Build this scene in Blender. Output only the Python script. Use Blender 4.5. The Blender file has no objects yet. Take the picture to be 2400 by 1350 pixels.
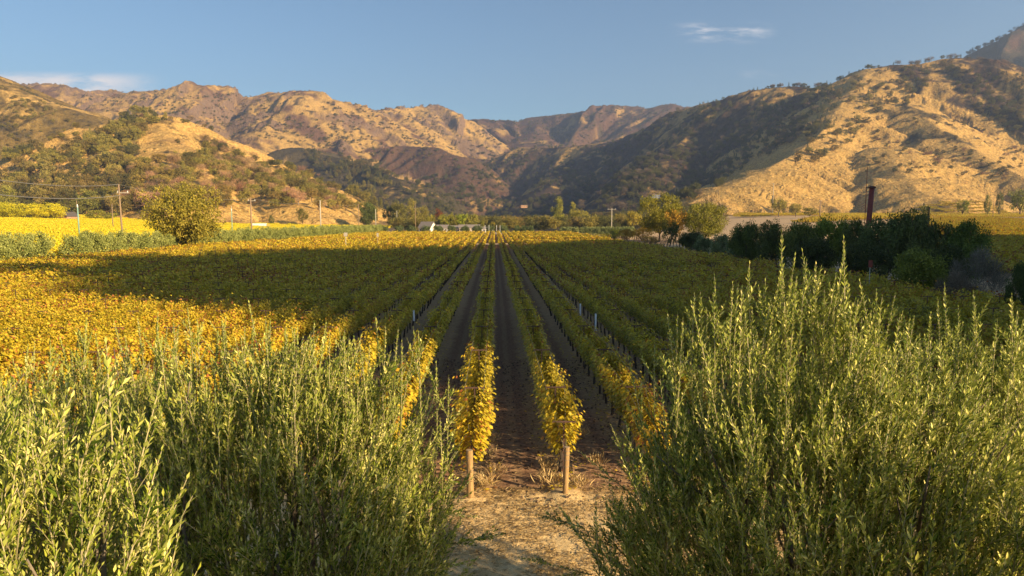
import bpy, math, random
import numpy as np
from mathutils import Vector, Euler, Matrix

random.seed(7)
rng = np.random.default_rng(11)
R = math.radians

# ------------------------------------------------------------------ camera
F = 1600.0                                    # focal length in pixels of the 2400 px wide photograph
CAMZ, PITCH, YAW = 7.0, R(5.64), R(1.47)
scene = bpy.context.scene
cd = bpy.data.cameras.new("camera")
cam = bpy.data.objects.new("camera", cd)
scene.collection.objects.link(cam)
cd.sensor_width = 36.0
cd.lens = 36.0 * F / 2400.0
cd.clip_start, cd.clip_end = 0.1, 60000.0
cam.location = (0, 0, CAMZ)
cam.rotation_euler = Euler((R(90) - PITCH, 0, -YAW), 'XYZ')
scene.camera = cam

# ------------------------------------------------------------------ light, sky, exposure
SUN_EL, SUN_AZ = R(19.0), R(124.0)             # azimuth clockwise from +Y: behind the camera, on its right
TO_SUN = Vector((math.sin(SUN_AZ) * math.cos(SUN_EL), math.cos(SUN_AZ) * math.cos(SUN_EL), math.sin(SUN_EL)))
ld = bpy.data.lights.new("sun", 'SUN')
ld.energy = 5.0
ld.color = (1.0, 0.74, 0.42)
ld.angle = R(0.6)
sun = bpy.data.objects.new("sun", ld)
sun.rotation_euler = (-TO_SUN).to_track_quat('-Z', 'Y').to_euler()
sun.location = (80, -60, 60)
scene.collection.objects.link(sun)

scene.view_settings.view_transform = 'Standard'
scene.view_settings.look = 'None'
scene.view_settings.exposure = 1.24
scene.view_settings.gamma = 1.0
scene.view_settings.use_curve_mapping = False
scene.cycles.use_denoising = True
scene.cycles.max_bounces = 6
scene.cycles.diffuse_bounces = 3
scene.cycles.glossy_bounces = 2
scene.cycles.transmission_bounces = 3
scene.cycles.volume_bounces = 0
scene.cycles.transparent_max_bounces = 6
scene.cycles.sample_clamp_indirect = 4.0

world = bpy.data.worlds.new("World")
scene.world = world
world.use_nodes = True
wt = world.node_tree
for n in list(wt.nodes):
    wt.nodes.remove(n)


class NT:
    """short hand for wiring shader nodes"""
    def __init__(self, tree):
        self.t = tree
    def n(self, kind, **kw):
        nd = self.t.nodes.new(kind)
        for k, v in kw.items():
            setattr(nd, k, v)
        return nd
    def put(self, sock, v):
        if hasattr(v, 'is_output'):
            self.t.links.new(v, sock)
        elif v is not None:
            sock.default_value = v
    def math(self, op, a, b=None, c=None, clamp=False):
        nd = self.n('ShaderNodeMath', operation=op, use_clamp=clamp)
        self.put(nd.inputs[0], a)
        if b is not None: self.put(nd.inputs[1], b)
        if c is not None: self.put(nd.inputs[2], c)
        return nd.outputs[0]
    def mix(self, fac, a, b, blend='MIX'):
        nd = self.n('ShaderNodeMix', data_type='RGBA', blend_type=blend)
        self.put(nd.inputs[0], fac)
        for s, v in ((nd.inputs[6], a), (nd.inputs[7], b)):
            self.put(s, (*v, 1.0) if isinstance(v, tuple) and len(v) == 3 else v)
        return nd.outputs[2]
    def noise(self, vec, scale, detail=4.0, rough=0.55, out='Fac', **kw):
        nd = self.n('ShaderNodeTexNoise')
        self.put(nd.inputs['Vector'], vec)
        nd.inputs['Scale'].default_value = scale
        nd.inputs['Detail'].default_value = detail
        nd.inputs['Roughness'].default_value = rough
        return nd.outputs[out]
    def smooth(self, v, a, b, lo=0.0, hi=1.0):
        nd = self.n('ShaderNodeMapRange', interpolation_type='SMOOTHSTEP')
        self.put(nd.inputs['Value'], v)
        nd.inputs['From Min'].default_value = a
        nd.inputs['From Max'].default_value = b
        nd.inputs['To Min'].default_value = lo
        nd.inputs['To Max'].default_value = hi
        return nd.outputs[0]
    def ramp(self, v, stops, interp='LINEAR'):
        nd = self.n('ShaderNodeValToRGB')
        self.put(nd.inputs[0], v)
        el = nd.color_ramp.elements
        nd.color_ramp.interpolation = interp
        while len(el) < len(stops):
            el.new(0.5)
        for e, (p, c) in zip(el, stops):
            e.position = p
            e.color = (*c, 1.0)
        return nd.outputs[0]
    def mapping(self, vec, scale):
        nd = self.n('ShaderNodeMapping')
        self.put(nd.inputs[0], vec)
        nd.inputs['Scale'].default_value = scale
        return nd.outputs[0]


w = NT(wt)
sky = w.n('ShaderNodeTexSky', sky_type='NISHITA')
sky.sun_disc = False
sky.sun_elevation = SUN_EL
sky.sun_rotation = SUN_AZ
sky.air_density, sky.dust_density, sky.ozone_density = 1.0, 0.6, 1.5
tc = w.n('ShaderNodeTexCoord')
sep = w.n('ShaderNodeSeparateXYZ')
wt.links.new(tc.outputs['Generated'], sep.inputs[0])
ysafe = w.math('MAXIMUM', sep.outputs[1], 0.05)
az = w.math('DIVIDE', sep.outputs[0], ysafe)
el_ = w.math('DIVIDE', sep.outputs[2], ysafe)
cmb = w.n('ShaderNodeCombineXYZ')
wt.links.new(az, cmb.inputs[0]); wt.links.new(el_, cmb.inputs[1])
cn = w.noise(w.mapping(cmb.outputs[0], (5.0, 26.0, 1.0)), 1.0, 6.0, 0.6)
cn2 = w.noise(w.mapping(cmb.outputs[0], (16.0, 80.0, 1.0)), 1.0, 6.0, 0.65)
def window(a0, a1, s, e0, e1, es):
    """1 inside azimuth a0..a1 and elevation e0..e1 with soft edges"""
    m = w.math('MULTIPLY', w.smooth(az, a0 - s, a0 + s), w.smooth(az, a1 - s, a1 + s, 1.0, 0.0))
    m = w.math('MULTIPLY', m, w.smooth(el_, e0 - es, e0 + es))
    return w.math('MULTIPLY', m, w.smooth(el_, e1 - es, e1 + es, 1.0, 0.0))
bank = w.math('MULTIPLY', window(-3.0, -0.51, 0.06, 0.10, 0.203, 0.008), w.smooth(w.math('ADD', cn, w.math('MULTIPLY', w.math('SUBTRACT', cn2, 0.5), 0.5)), 0.36, 0.58), clamp=True)
wis = w.math('MULTIPLY', window(0.275, 0.385, 0.03, 0.258, 0.278, 0.008), w.smooth(cn2, 0.42, 0.72), clamp=True)
wis2 = w.math('MULTIPLY', window(0.365, 0.40, 0.02, 0.205, 0.213, 0.006), w.smooth(cn2, 0.38, 0.7), clamp=True)
cl = w.math('MAXIMUM', w.math('MULTIPLY', bank, 1.0), w.math('MAXIMUM', w.math('MULTIPLY', wis, 0.75), w.math('MULTIPLY', wis2, 0.45)))
skyc = w.mix(1.0, sky.outputs[0], (0.84, 0.99, 1.08), 'MULTIPLY')
skyc = w.mix(cl, skyc, (8.6, 8.0, 7.8))
bg = w.n('ShaderNodeBackground')
wt.links.new(skyc, bg.inputs[0])
bg.inputs[1].default_value = 0.057
wo = w.n('ShaderNodeOutputWorld')
wt.links.new(bg.outputs[0], wo.inputs[0])

# ------------------------------------------------------------------ pixel <-> place
def ray(px, py):
    """world direction (y component 1) through a pixel of the 2400x1350 photograph"""
    x, yv, z = (px - 1200.0) / F, 1.0, (675.0 - py) / F
    y2 = yv * math.cos(PITCH) + z * math.sin(PITCH)
    z2 = -yv * math.sin(PITCH) + z * math.cos(PITCH)
    x3 = x * math.cos(YAW) + y2 * math.sin(YAW)
    y3 = -x * math.sin(YAW) + y2 * math.cos(YAW)
    return x3 / y3, z2 / y3
def P(px, py, Y):
    a, b = ray(px, py)
    return Vector((a * Y, Y, CAMZ + b * Y))
def pix(x, y, z):
    """world point -> pixel of the photograph (arrays welcome)"""
    x2 = x * math.cos(YAW) - y * math.sin(YAW)
    y2 = x * math.sin(YAW) + y * math.cos(YAW)
    zz = z - CAMZ
    d = y2 * math.cos(PITCH) - zz * math.sin(PITCH)
    u = y2 * math.sin(PITCH) + zz * math.cos(PITCH)
    return 1200.0 + F * x2 / d, 675.0 - F * u / d

# ------------------------------------------------------------------ object helpers
COL = scene.collection
def tag(o, label=None, cat=None, group=None, kind=None):
    if label: o['label'] = label
    if cat: o['category'] = cat
    if group: o['group'] = group
    if kind: o['kind'] = kind
    return o
def link(o, parent=None):
    COL.objects.link(o)
    if parent is not None:
        o.parent = parent
    return o
def empty(name, loc=(0, 0, 0), rz=0.0, **kw):
    o = bpy.data.objects.new(name, None)
    o.empty_display_size = 0.3
    o.location = loc
    o.rotation_euler = (0, 0, rz)
    link(o)
    return tag(o, **kw)
def mesh_np(name, v, f, mats, fmat=None, fattr=None, vcol=None, smooth=False):
    """mesh from arrays; f is one (n,k) array or a list of them"""
    fl = [f] if isinstance(f, np.ndarray) else [a for a in f if len(a)]
    me = bpy.data.meshes.new(name)
    me.vertices.add(len(v))
    me.vertices.foreach_set('co', np.ascontiguousarray(v, dtype=np.float32).ravel())
    nf = sum(len(a) for a in fl)
    loops = np.concatenate([a.ravel() for a in fl]).astype(np.int32)
    tot = np.concatenate([np.full(len(a), a.shape[1]) for a in fl]).astype(np.int32)
    st = np.concatenate([[0], np.cumsum(tot)[:-1]]).astype(np.int32)
    me.loops.add(len(loops)); me.loops.foreach_set('vertex_index', loops)
    me.polygons.add(nf)
    me.polygons.foreach_set('loop_start', st)
    me.polygons.foreach_set('loop_total', tot)
    for m in (mats if isinstance(mats, (list, tuple)) else [mats]):
        me.materials.append(m)
    if fmat is not None:
        me.polygons.foreach_set('material_index', np.asarray(fmat, dtype=np.int32))
    if fattr is not None:
        a = me.attributes.new('rnd', 'FLOAT', 'FACE')
        a.data.foreach_set('value', np.asarray(fattr, dtype=np.float32))
    if vcol is not None:
        a = me.attributes.new('col', 'FLOAT_COLOR', 'POINT')
        c = np.ones((len(v), 4), np.float32); c[:, :3] = vcol
        a.data.foreach_set('color', c.ravel())
    me.update(calc_edges=True)
    if smooth:
        me.polygons.foreach_set('use_smooth', np.ones(nf, dtype=bool))
    return me
def mobj(name, me, parent=None, loc=None, **kw):
    o = bpy.data.objects.new(name, me)
    if loc is not None:
        o.location = loc
    link(o, parent)
    return tag(o, **kw)

class MB:
    """collects solid pieces of one mesh: boxes, tubes, prisms"""
    def __init__(self):
        self.v, self.f, self.m = [], [], []
    def add(self, vs, fs, m=0):
        b = len(self.v)
        self.v += [tuple(p) for p in vs]
        self.f += [tuple(i + b for i in q) for q in fs]
        self.m += [m] * len(fs)
        return self
    def box(self, c, s, m=0, rz=0.0, top=1.0):
        cx, cy, cz = c; sx, sy, sz = s[0] / 2, s[1] / 2, s[2] / 2
        vs = []
        for z, k in ((-sz, 1.0), (sz, top)):
            for x, y in ((-sx, -sy), (sx, -sy), (sx, sy), (-sx, sy)):
                x, y = x * k, y * k
                vs.append((cx + x * math.cos(rz) - y * math.sin(rz), cy + x * math.sin(rz) + y * math.cos(rz), cz + z))
        return self.add(vs, [(0, 3, 2, 1), (4, 5, 6, 7), (0, 1, 5, 4), (1, 2, 6, 5), (2, 3, 7, 6), (3, 0, 4, 7)], m)
    def tube(self, pts, rad, n=6, m=0, cap=True):
        pts = [Vector(p) for p in pts]
        if not isinstance(rad, (list, tuple)): rad = [rad] * len(pts)
        vs, fs = [], []
        for i, p in enumerate(pts):
            d = (pts[min(i + 1, len(pts) - 1)] - pts[max(i - 1, 0)]).normalized()
            a = d.cross(Vector((0, 0, 1)) if abs(d.z) < 0.9 else Vector((1, 0, 0))).normalized()
            b = d.cross(a)
            for k in range(n):
                t = 2 * math.pi * k / n
                vs.append(p + a * math.cos(t) * rad[i] + b * math.sin(t) * rad[i])
        for i in range(len(pts) - 1):
            for k in range(n):
                k2 = (k + 1) % n
                fs.append((i * n + k, i * n + k2, (i + 1) * n + k2, (i + 1) * n + k))
        if cap:
            fs.append(tuple(range(n))[::-1]); fs.append(tuple((len(pts) - 1) * n + k for k in range(n)))
        return self.add(vs, fs, m)
    def mesh(self, name, mats, smooth=False):
        me = bpy.data.meshes.new(name)
        me.from_pydata(self.v, [], self.f)
        for m in (mats if isinstance(mats, (list, tuple)) else [mats]):
            me.materials.append(m)
        me.polygons.foreach_set('material_index', self.m)
        if smooth:
            me.polygons.foreach_set('use_smooth', [True] * len(self.f))
        me.update()
        return me
    def arrays(self):
        q = np.array([f for f in self.f if len(f) == 4], dtype=np.int64).reshape(-1, 4)
        return np.array(self.v, dtype=np.float64).reshape(-1, 3), q

# ------------------------------------------------------------------ materials
def newmat(name):
    m = bpy.data.materials.new(name)
    m.use_nodes = True
    t = m.node_tree
    for n in list(t.nodes):
        t.nodes.remove(n)
    return m, NT(t)
def finish(m, k, surf):
    o = k.n('ShaderNodeOutputMaterial')
    k.t.links.new(surf, o.inputs[0])
    return m
def simple(name, c1, c2=None, scale=8.0, rough=0.8, bump=0.0, stretch=(1, 1, 1), metallic=0.0, detail=5.0):
    m, k = newmat(name)
    c2 = c2 or tuple(x * 0.7 for x in c1)
    vec = k.mapping(k.n('ShaderNodeTexCoord').outputs['Object'], stretch)
    nz = k.noise(vec, scale, detail, 0.6)
    b = k.n('ShaderNodeBsdfPrincipled')
    k.t.links.new(k.mix(k.smooth(nz, 0.3, 0.7), c1, c2), b.inputs['Base Color'])
    b.inputs['Roughness'].default_value = rough
    b.inputs['Metallic'].default_value = metallic
    if bump:
        bp = k.n('ShaderNodeBump'); bp.inputs['Strength'].default_value = bump; bp.inputs['Distance'].default_value = 0.02
        k.t.links.new(nz, bp.inputs['Height']); k.t.links.new(bp.outputs[0], b.inputs['Normal'])
    return finish(m, k, b.outputs[0])
def leafmat(name, stops, trans=0.25, rough=0.55, spec=0.3, patch=0.0, pscale=0.12, tint=False, under=None, vary=0.25):
    """leaf colours from a ramp over a per-leaf random number, shifted by a broad patch noise"""
    m, k = newmat(name)
    at = k.n('ShaderNodeAttribute', attribute_name='rnd')
    r = at.outputs['Fac']
    oi = k.n('ShaderNodeObjectInfo')
    if patch:
        geo = k.n('ShaderNodeNewGeometry')
        pn = k.noise(geo.outputs['Position'], pscale, 3.0, 0.6)
        r = k.math('ADD', r, k.math('MULTIPLY', k.math('SUBTRACT', pn, 0.5), patch), clamp=True)
    r = k.math('ADD', r, k.math('MULTIPLY', k.math('SUBTRACT', oi.outputs['Random'], 0.5), vary), clamp=True)
    c = k.ramp(r, stops)
    if tint:
        c = k.mix(1.0, c, oi.outputs['Color'], 'MULTIPLY')
    if under:
        geo2 = k.n('ShaderNodeNewGeometry')
        c = k.mix(geo2.outputs['Backfacing'], c, under)
    b = k.n('ShaderNodeBsdfPrincipled')
    k.t.links.new(c, b.inputs['Base Color'])
    b.inputs['Roughness'].default_value = rough
    b.inputs['Specular IOR Level'].default_value = spec
    tr = k.n('ShaderNodeBsdfTranslucent')
    k.t.links.new(c, tr.inputs[0])
    mx = k.n('ShaderNodeMixShader'); mx.inputs[0].default_value = trans
    k.t.links.new(b.outputs[0], mx.inputs[1]); k.t.links.new(tr.outputs[0], mx.inputs[2])
    return finish(m, k, mx.outputs[0])

M = {}
M['olive_leaf'] = leafmat('olive_leaf', [(0.0, (0.035, 0.07, 0.006)), (0.35, (0.11, 0.165, 0.012)), (0.65, (0.36, 0.39, 0.048)), (1.0, (0.90, 0.83, 0.28))],
                          trans=0.16, rough=0.5, spec=0.22, under=(0.36, 0.40, 0.09), vary=0.4)
M['olive_stem'] = simple('olive_stem', (0.34, 0.30, 0.15), (0.42, 0.36, 0.22), 20.0)
M['olive_bark'] = simple('olive_bark', (0.20, 0.16, 0.11), (0.10, 0.08, 0.06), 14.0, bump=0.5)
vine_stops = [(0.0, (0.15, 0.145, 0.02)), (0.22, (0.36, 0.30, 0.022)), (0.42, (0.50, 0.41, 0.025)), (0.68, (0.64, 0.49, 0.035)), (0.86, (0.60, 0.38, 0.035)), (0.95, (0.38, 0.13, 0.03)), (1.0, (0.26, 0.08, 0.03))]
M['vine_leaf'] = leafmat('vine_leaf', vine_stops, trans=0.3, patch=1.1, pscale=0.09, vary=0.2)
far_stops = [(0.0, (0.17, 0.19, 0.02)), (0.3, (0.42, 0.34, 0.025)), (0.6, (0.66, 0.47, 0.03)), (1.0, (0.72, 0.44, 0.04))]
far_stops = [(0.0, (0.30, 0.34, 0.02)), (0.3, (0.58, 0.55, 0.02)), (0.6, (0.76, 0.66, 0.02)), (1.0, (0.84, 0.58, 0.04))]
M['field_leaf'] = leafmat('field_leaf', far_stops, trans=0.3, patch=0.7, pscale=0.02, vary=0.2)
M['vine_wood'] = simple('vine_wood', (0.075, 0.055, 0.04), (0.035, 0.026, 0.02), 22.0, rough=0.95)
M['steel'] = simple('rusty_steel', (0.11, 0.055, 0.04), (0.05, 0.03, 0.025), 30.0, rough=0.75)
M['post_wood'] = simple('post_wood', (0.42, 0.27, 0.11), (0.26, 0.16, 0.07), 6.0, rough=0.85, bump=0.6, stretch=(8, 8, 0.7))
M['post_top'] = simple('post_end_grain', (0.38, 0.29, 0.17), (0.22, 0.15, 0.09), 40.0, rough=0.9)
M['wire'] = simple('wire', (0.25, 0.24, 0.22), rough=0.5)
M['white'] = simple('white_plastic', (0.75, 0.77, 0.78), (0.6, 0.62, 0.63), 4.0)
M['pole_wood'] = simple('pole_wood', (0.30, 0.21, 0.13), (0.2, 0.14, 0.09), 5.0, stretch=(6, 6, 0.4))
M['pole_pale'] = simple('pole_pale', (0.48, 0.44, 0.36), (0.36, 0.33, 0.27), 5.0)
M['pole_green'] = simple('pole_green', (0.22, 0.38, 0.32), (0.18, 0.32, 0.27), 4.0)
M['red_steel'] = simple('red_steel', (0.26, 0.05, 0.03), (0.17, 0.035, 0.025), 2.5, rough=0.65)
M['rust_dark'] = simple('rust_dark', (0.16, 0.06, 0.05), (0.09, 0.04, 0.035), 5.0)
M['bark'] = simple('bark', (0.14, 0.105, 0.075), (0.07, 0.052, 0.04), 6.0, rough=0.95)
M['dead_wood'] = simple('dead_wood', (0.34, 0.27, 0.21), (0.2, 0.16, 0.13), 4.0, rough=0.95)

def treemat(name, c0, c1, c2, trans=0.2, tint=True):
    return leafmat(name, [(0.0, c0), (0.5, c1), (1.0, c2)], trans=trans, tint=tint, rough=0.6, spec=0.2, vary=0.25)
M['crown'] = treemat('crown_leaves', (0.075, 0.085, 0.028), (0.135, 0.14, 0.042), (0.27, 0.25, 0.08))
M['pine'] = treemat('pine_needles', (0.05, 0.06, 0.025), (0.10, 0.115, 0.045), (0.20, 0.20, 0.09), 0.1)
M['hedge_leaf'] = treemat('hedge_leaves', (0.10, 0.125, 0.05), (0.19, 0.21, 0.085), (0.34, 0.35, 0.17), 0.15)
M['twigs'] = treemat('bare_twigs', (0.12, 0.09, 0.065), (0.20, 0.15, 0.11), (0.30, 0.23, 0.17), 0.0)
M['straw'] = leafmat('straw', [(0.0, (0.26, 0.17, 0.08)), (0.5, (0.56, 0.40, 0.18)), (1.0, (0.82, 0.64, 0.32))], trans=0.1, rough=0.7, vary=0.0)

# ------------------------------------------------------------------ numpy noise
_perm = rng.permutation(256)
_perm = np.concatenate([_perm, _perm])
_gr = rng.random(512) * 2 * math.pi
_gx, _gy = np.cos(_gr), np.sin(_gr)
def gnoise(x, y):
    xi, yi = np.floor(x).astype(np.int64), np.floor(y).astype(np.int64)
    fx, fy = x - xi, y - yi
    u, v = fx * fx * fx * (fx * (fx * 6 - 15) + 10), fy * fy * fy * (fy * (fy * 6 - 15) + 10)
    def g(i, j):
        h = _perm[(_perm[(xi + i) & 255] + yi + j) & 255]
        return _gx[h] * (fx - i) + _gy[h] * (fy - j)
    a = g(0, 0) * (1 - u) + g(1, 0) * u
    b = g(0, 1) * (1 - u) + g(1, 1) * u
    return (a * (1 - v) + b * v) * 1.5
def fbm(x, y, o=4, g=0.5):
    s, a, t = 0, 1.0, 0
    for i in range(o):
        s = s + a * gnoise(x * 2 ** i + 17.3 * i, y * 2 ** i - 9.1 * i); t += a; a *= g
    return s / t
def ridged(x, y, o=4, g=0.5):
    s, a, t = 0, 1.0, 0
    for i in range(o):
        s = s + a * (1 - 2 * np.abs(gnoise(x * 2 ** i + 31.7 * i, y * 2 ** i + 5.9 * i))); t += a; a *= g
    return s / t
def sstep(a, b, x):
    t = np.clip((x - a) / (b - a), 0, 1)
    return t * t * (3 - 2 * t)

# ------------------------------------------------------------------ terrain: ridge crests (pixel x, pixel y, distance), slope, spur size, zone
RIDGES = [
    ('A', [(-500, -30, 1500), (-200, 90, 1450), (0, 186, 1350), (60, 214, 1320), (120, 240, 1280), (180, 262, 1230), (300, 330, 1150), (420, 400, 1080)], 0.50, 26, 0),
    ('B', [(-400, 160, 3000), (60, 212, 2700), (100, 206, 2650), (150, 206, 2650), (190, 216, 2680), (215, 232, 2700), (260, 216, 2700), (300, 226, 2700), (380, 222, 2650), (430, 222, 2650),
           (438, 223, 2650), (450, 210, 2650), (500, 207, 2650), (530, 211, 2660), (545, 223, 2680), (590, 238, 2700), (616, 240, 2680), (630, 225, 2650), (654, 226, 2620), (664, 233, 2600), (676, 232, 2580), (690, 219, 2560), (738, 219, 2550), (752, 232, 2560),
           (800, 252, 2620), (830, 263, 2680), (870, 268, 2780), (905, 262, 2880), (960, 256, 2980), (1020, 253, 3050), (1050, 268, 3100), (1085, 284, 3150), (1130, 330, 3100), (1180, 420, 3000)], 0.46, 62, 1),
    ('B2', [(1020, 254, 3050), (900, 330, 2600), (840, 380, 2300)], 0.5, 45, 1),
    ('B3', [(710, 218, 2550), (640, 290, 2200), (600, 350, 1900), (560, 400, 1650)], 0.50, 50, 1),
    ('B4', [(450, 210, 2650), (400, 270, 2200), (330, 300, 1800)], 0.5, 45, 1),
    ('B5', [(745, 224, 2560), (790, 330, 2150), (830, 390, 1900)], 0.55, 45, 1),
    ('C', [(1040, 300, 3500), (1085, 283, 3600), (1112, 279, 3600), (1150, 283, 3650), (1220, 285, 3700), (1270, 272, 3700), (1330, 268, 3650), (1400, 257, 3600), (1495, 249, 3500), (1518, 256, 3450),
           (1548, 246, 3400), (1578, 243, 3350), (1612, 253, 3300), (1700, 255, 3200), (1900, 260, 3000)], 0.42, 60, 2),
    ('C2', [(1112, 279, 3600), (1120, 340, 3000), (1090, 390, 2500)], 0.45, 40, 2),
    ('C3', [(1270, 272, 3700), (1240, 330, 3100), (1170, 370, 2700)], 0.45, 40, 2),
    ('H1', [(700, 345, 1900), (800, 372, 1750), (870, 388, 1650), (930, 420, 1500), (965, 470, 1350)], 0.5, 26, 4),
    ('H2', [(860, 352, 2200), (950, 342, 2150), (1020, 345, 2100), (1060, 362, 2050), (1085, 392, 1950), (1060, 430, 1800)], 0.5, 22, 2),
    ('D', [(2700, 130, 1400), (2400, 190, 1420), (2340, 166, 1420), (2310, 145, 1400), (2240, 136, 1380), (2200, 139, 1370), (2150, 150, 1370), (2090, 152, 1380), (2040, 160, 1390), (1995, 176, 1400), (1955, 196, 1430),
           (1905, 206, 1470), (1860, 201, 1500), (1800, 206, 1560), (1755, 216, 1620), (1700, 231, 1700), (1640, 244, 1800), (1600, 256, 1880), (1540, 290, 2000), (1480, 318, 2080), (1420, 334, 2150),
           (1300, 346, 2320), (1215, 345, 2450), (1160, 372, 2480), (1080, 400, 2500), (1020, 425, 2450), (965, 462, 2350)], 0.72, 40, 3),
    ('D2', [(1700, 231, 1700), (1600, 330, 1480), (1520, 400, 1250)], 0.62, 22, 3),
    ('D3', [(1420, 334, 2150), (1340, 400, 1850), (1270, 450, 1600)], 0.55, 20, 3),
    ('S', [(2040, 160, 1390), (1985, 225, 1230), (1935, 300, 1080), (1880, 350, 970), (1800, 395, 870), (1700, 440, 780), (1620, 474, 700)], 0.44, 15, 5),
    ('S2', [(2080, 345, 960), (2110, 400, 850), (2150, 445, 760), (2210, 472, 690)], 0.36, 12, 5),
    ('S3', [(2240, 136, 1380), (2300, 235, 1250), (2360, 300, 1150), (2500, 380, 1050)], 0.55, 18, 5),
    ('S4', [(2120, 240, 1180), (2230, 320, 1000), (2330, 380, 900), (2430, 430, 820), (2600, 470, 760)], 0.50, 14, 5),
    ('E', [(2200, 190, 2500), (2262, 131, 2450), (2300, 112, 2420), (2340, 94, 2400), (2400, 60, 2350), (2560, -40, 2300), (2800, -60, 2300)], 0.48, 50, 6),
    ('G', [(-350, 470, 520), (-150, 440, 640), (60, 395, 760), (200, 330, 860), (300, 278, 930), (365, 268, 930), (410, 282, 920), (450, 312, 900), (520, 345, 870), (600, 378, 840), (680, 402, 820),
           (740, 425, 810), (800, 450, 800), (860, 474, 800), (920, 497, 800)], 0.42, 13, 7),
    ('G2', [(365, 268, 930), (390, 340, 780), (430, 410, 640), (470, 470, 540)], 0.36, 10, 7),
    ('G3', [(600, 378, 840), (640, 430, 700), (690, 480, 600)], 0.36, 8, 7),
]
RR = []
for nm, pts, sl, spur, zone in RIDGES:
    w3 = np.array([tuple(P(*p)) for p in pts])
    RR.append((nm, w3, sl, spur, zone))

def valley(x, y):
    lft = sstep(-90, -360, x) * 8.0 * sstep(90, 320, y) + np.maximum(0, -x - 100) * 0.004
    far = sstep(420, 900, y) * 7.0
    rgt = sstep(60, 260, x) * sstep(120, 520, y) * 9.0
    main = 1 - sstep(340, 420, y)
    inside = sstep(-80, -72, x) * (1 - sstep(38, 50, x)) * main
    return (lft + far + rgt) * (1 - inside) + 0.25 * fbm(x / 60, y / 60, 2) * (1 - inside)

def terrain(x, y, full=False):
    shp = x.shape
    x, y = x.ravel(), y.ravel()
    best = valley(x, y)
    base = best.copy()
    zone = np.full(x.shape, -1)
    dist = np.full(x.shape, 1e4)
    wx = fbm(x / 420, y / 420, 3) * 60
    wy = fbm(x / 420 + 40, y / 420, 3) * 60
    for nm, w3, sl, spur, zn in RR:
        bd = np.full(x.shape, 1e18); bz = np.zeros(x.shape); bu = np.zeros(x.shape)
        u0 = 0.0
        for a, b in zip(w3[:-1], w3[1:]):
            dx, dy = b[0] - a[0], b[1] - a[1]
            L2 = dx * dx + dy * dy
            t = np.clip(((x - a[0]) * dx + (y - a[1]) * dy) / L2, 0, 1)
            d = (x - a[0] - t * dx) ** 2 + (y - a[1] - t * dy) ** 2
            k = d < bd
            bd = np.where(k, d, bd)
            bz = np.where(k, a[2] + (b[2] - a[2]) * t, bz)
            L = math.sqrt(L2)
            bu = np.where(k, u0 + t * L, bu)
            u0 += L
        d = np.sqrt(bd)
        near = np.minimum(d / (spur * 3.0), 1.0)
        h = bz - d * sl * (0.85 + 0.3 * near)
        us = bu + wx * near + 0.25 * d * gnoise(bu / 300.0, d / 500.0)
        h = h + spur * 1.25 * near * (ridged(us / (spur * 6.0), d / (spur * 30.0) + 3.1 * zn, 2) - 0.25)
        h = h + spur * 0.55 * near * ridged(us / (spur * 1.9), d / (spur * 8.0) + 7.7, 2)
        k = h > best
        best = np.where(k, h, best); zone = np.where(k, zn, zone); dist = np.where(k, d, dist)
    hh = np.clip((best - base) / 30.0, 0, 1)
    rel = np.minimum(dist / 60.0, 1.0)
    sm = np.where((zone == 5) | (zone == 7) | (zone == 0), .42, 1.0)
    best = best + hh * rel * (9.0 * sm * ridged((x + wx) / 110.0, (y + wy) / 110.0, 4, .42) + 2.2 * sm * sm * fbm(x / 16.0, y / 16.0, 3))
    rough = np.where((zone == 1), 1.0, 0.25)
    crag = np.clip(ridged(x / 240.0 + 5, y / 240.0, 2), 0, 1) * np.where(zone == 1, 1, 0) * (0.3 + 0.7 * np.exp(-dist / 160.0))
    best = best + hh * crag * 26.0 * ridged(x / 45.0, y / 45.0, 3)
    best = best + hh * (1.4 * fbm(x / 22.0 + 9, y / 22.0, 2) + np.where(zone == 1, 9.0, 0.0) * ridged(x / 70.0, y / 70.0 + 2, 3)) * (1 - rel)
    best = np.maximum(best, base)
    if full:
        return best.reshape(shp), zone.reshape(shp), dist.reshape(shp), crag.reshape(shp)
    return best.reshape(shp)
def H(x, y):
    return float(terrain(np.array([float(x)]), np.array([float(y)]))[0])

def polar(n_ang, radii, a0, a1):
    tg = np.linspace(math.tan(R(a0)), math.tan(R(a1)), n_ang)
    Y, T = np.meshgrid(radii, tg, indexing='ij')
    return T * Y, Y
def grid_faces(nr, nc):
    i = np.arange((nr - 1) * nc).reshape(nr - 1, nc)[:, :-1].ravel()
    return np.stack([i, i + 1, i + nc + 1, i + nc], 1)

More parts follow.
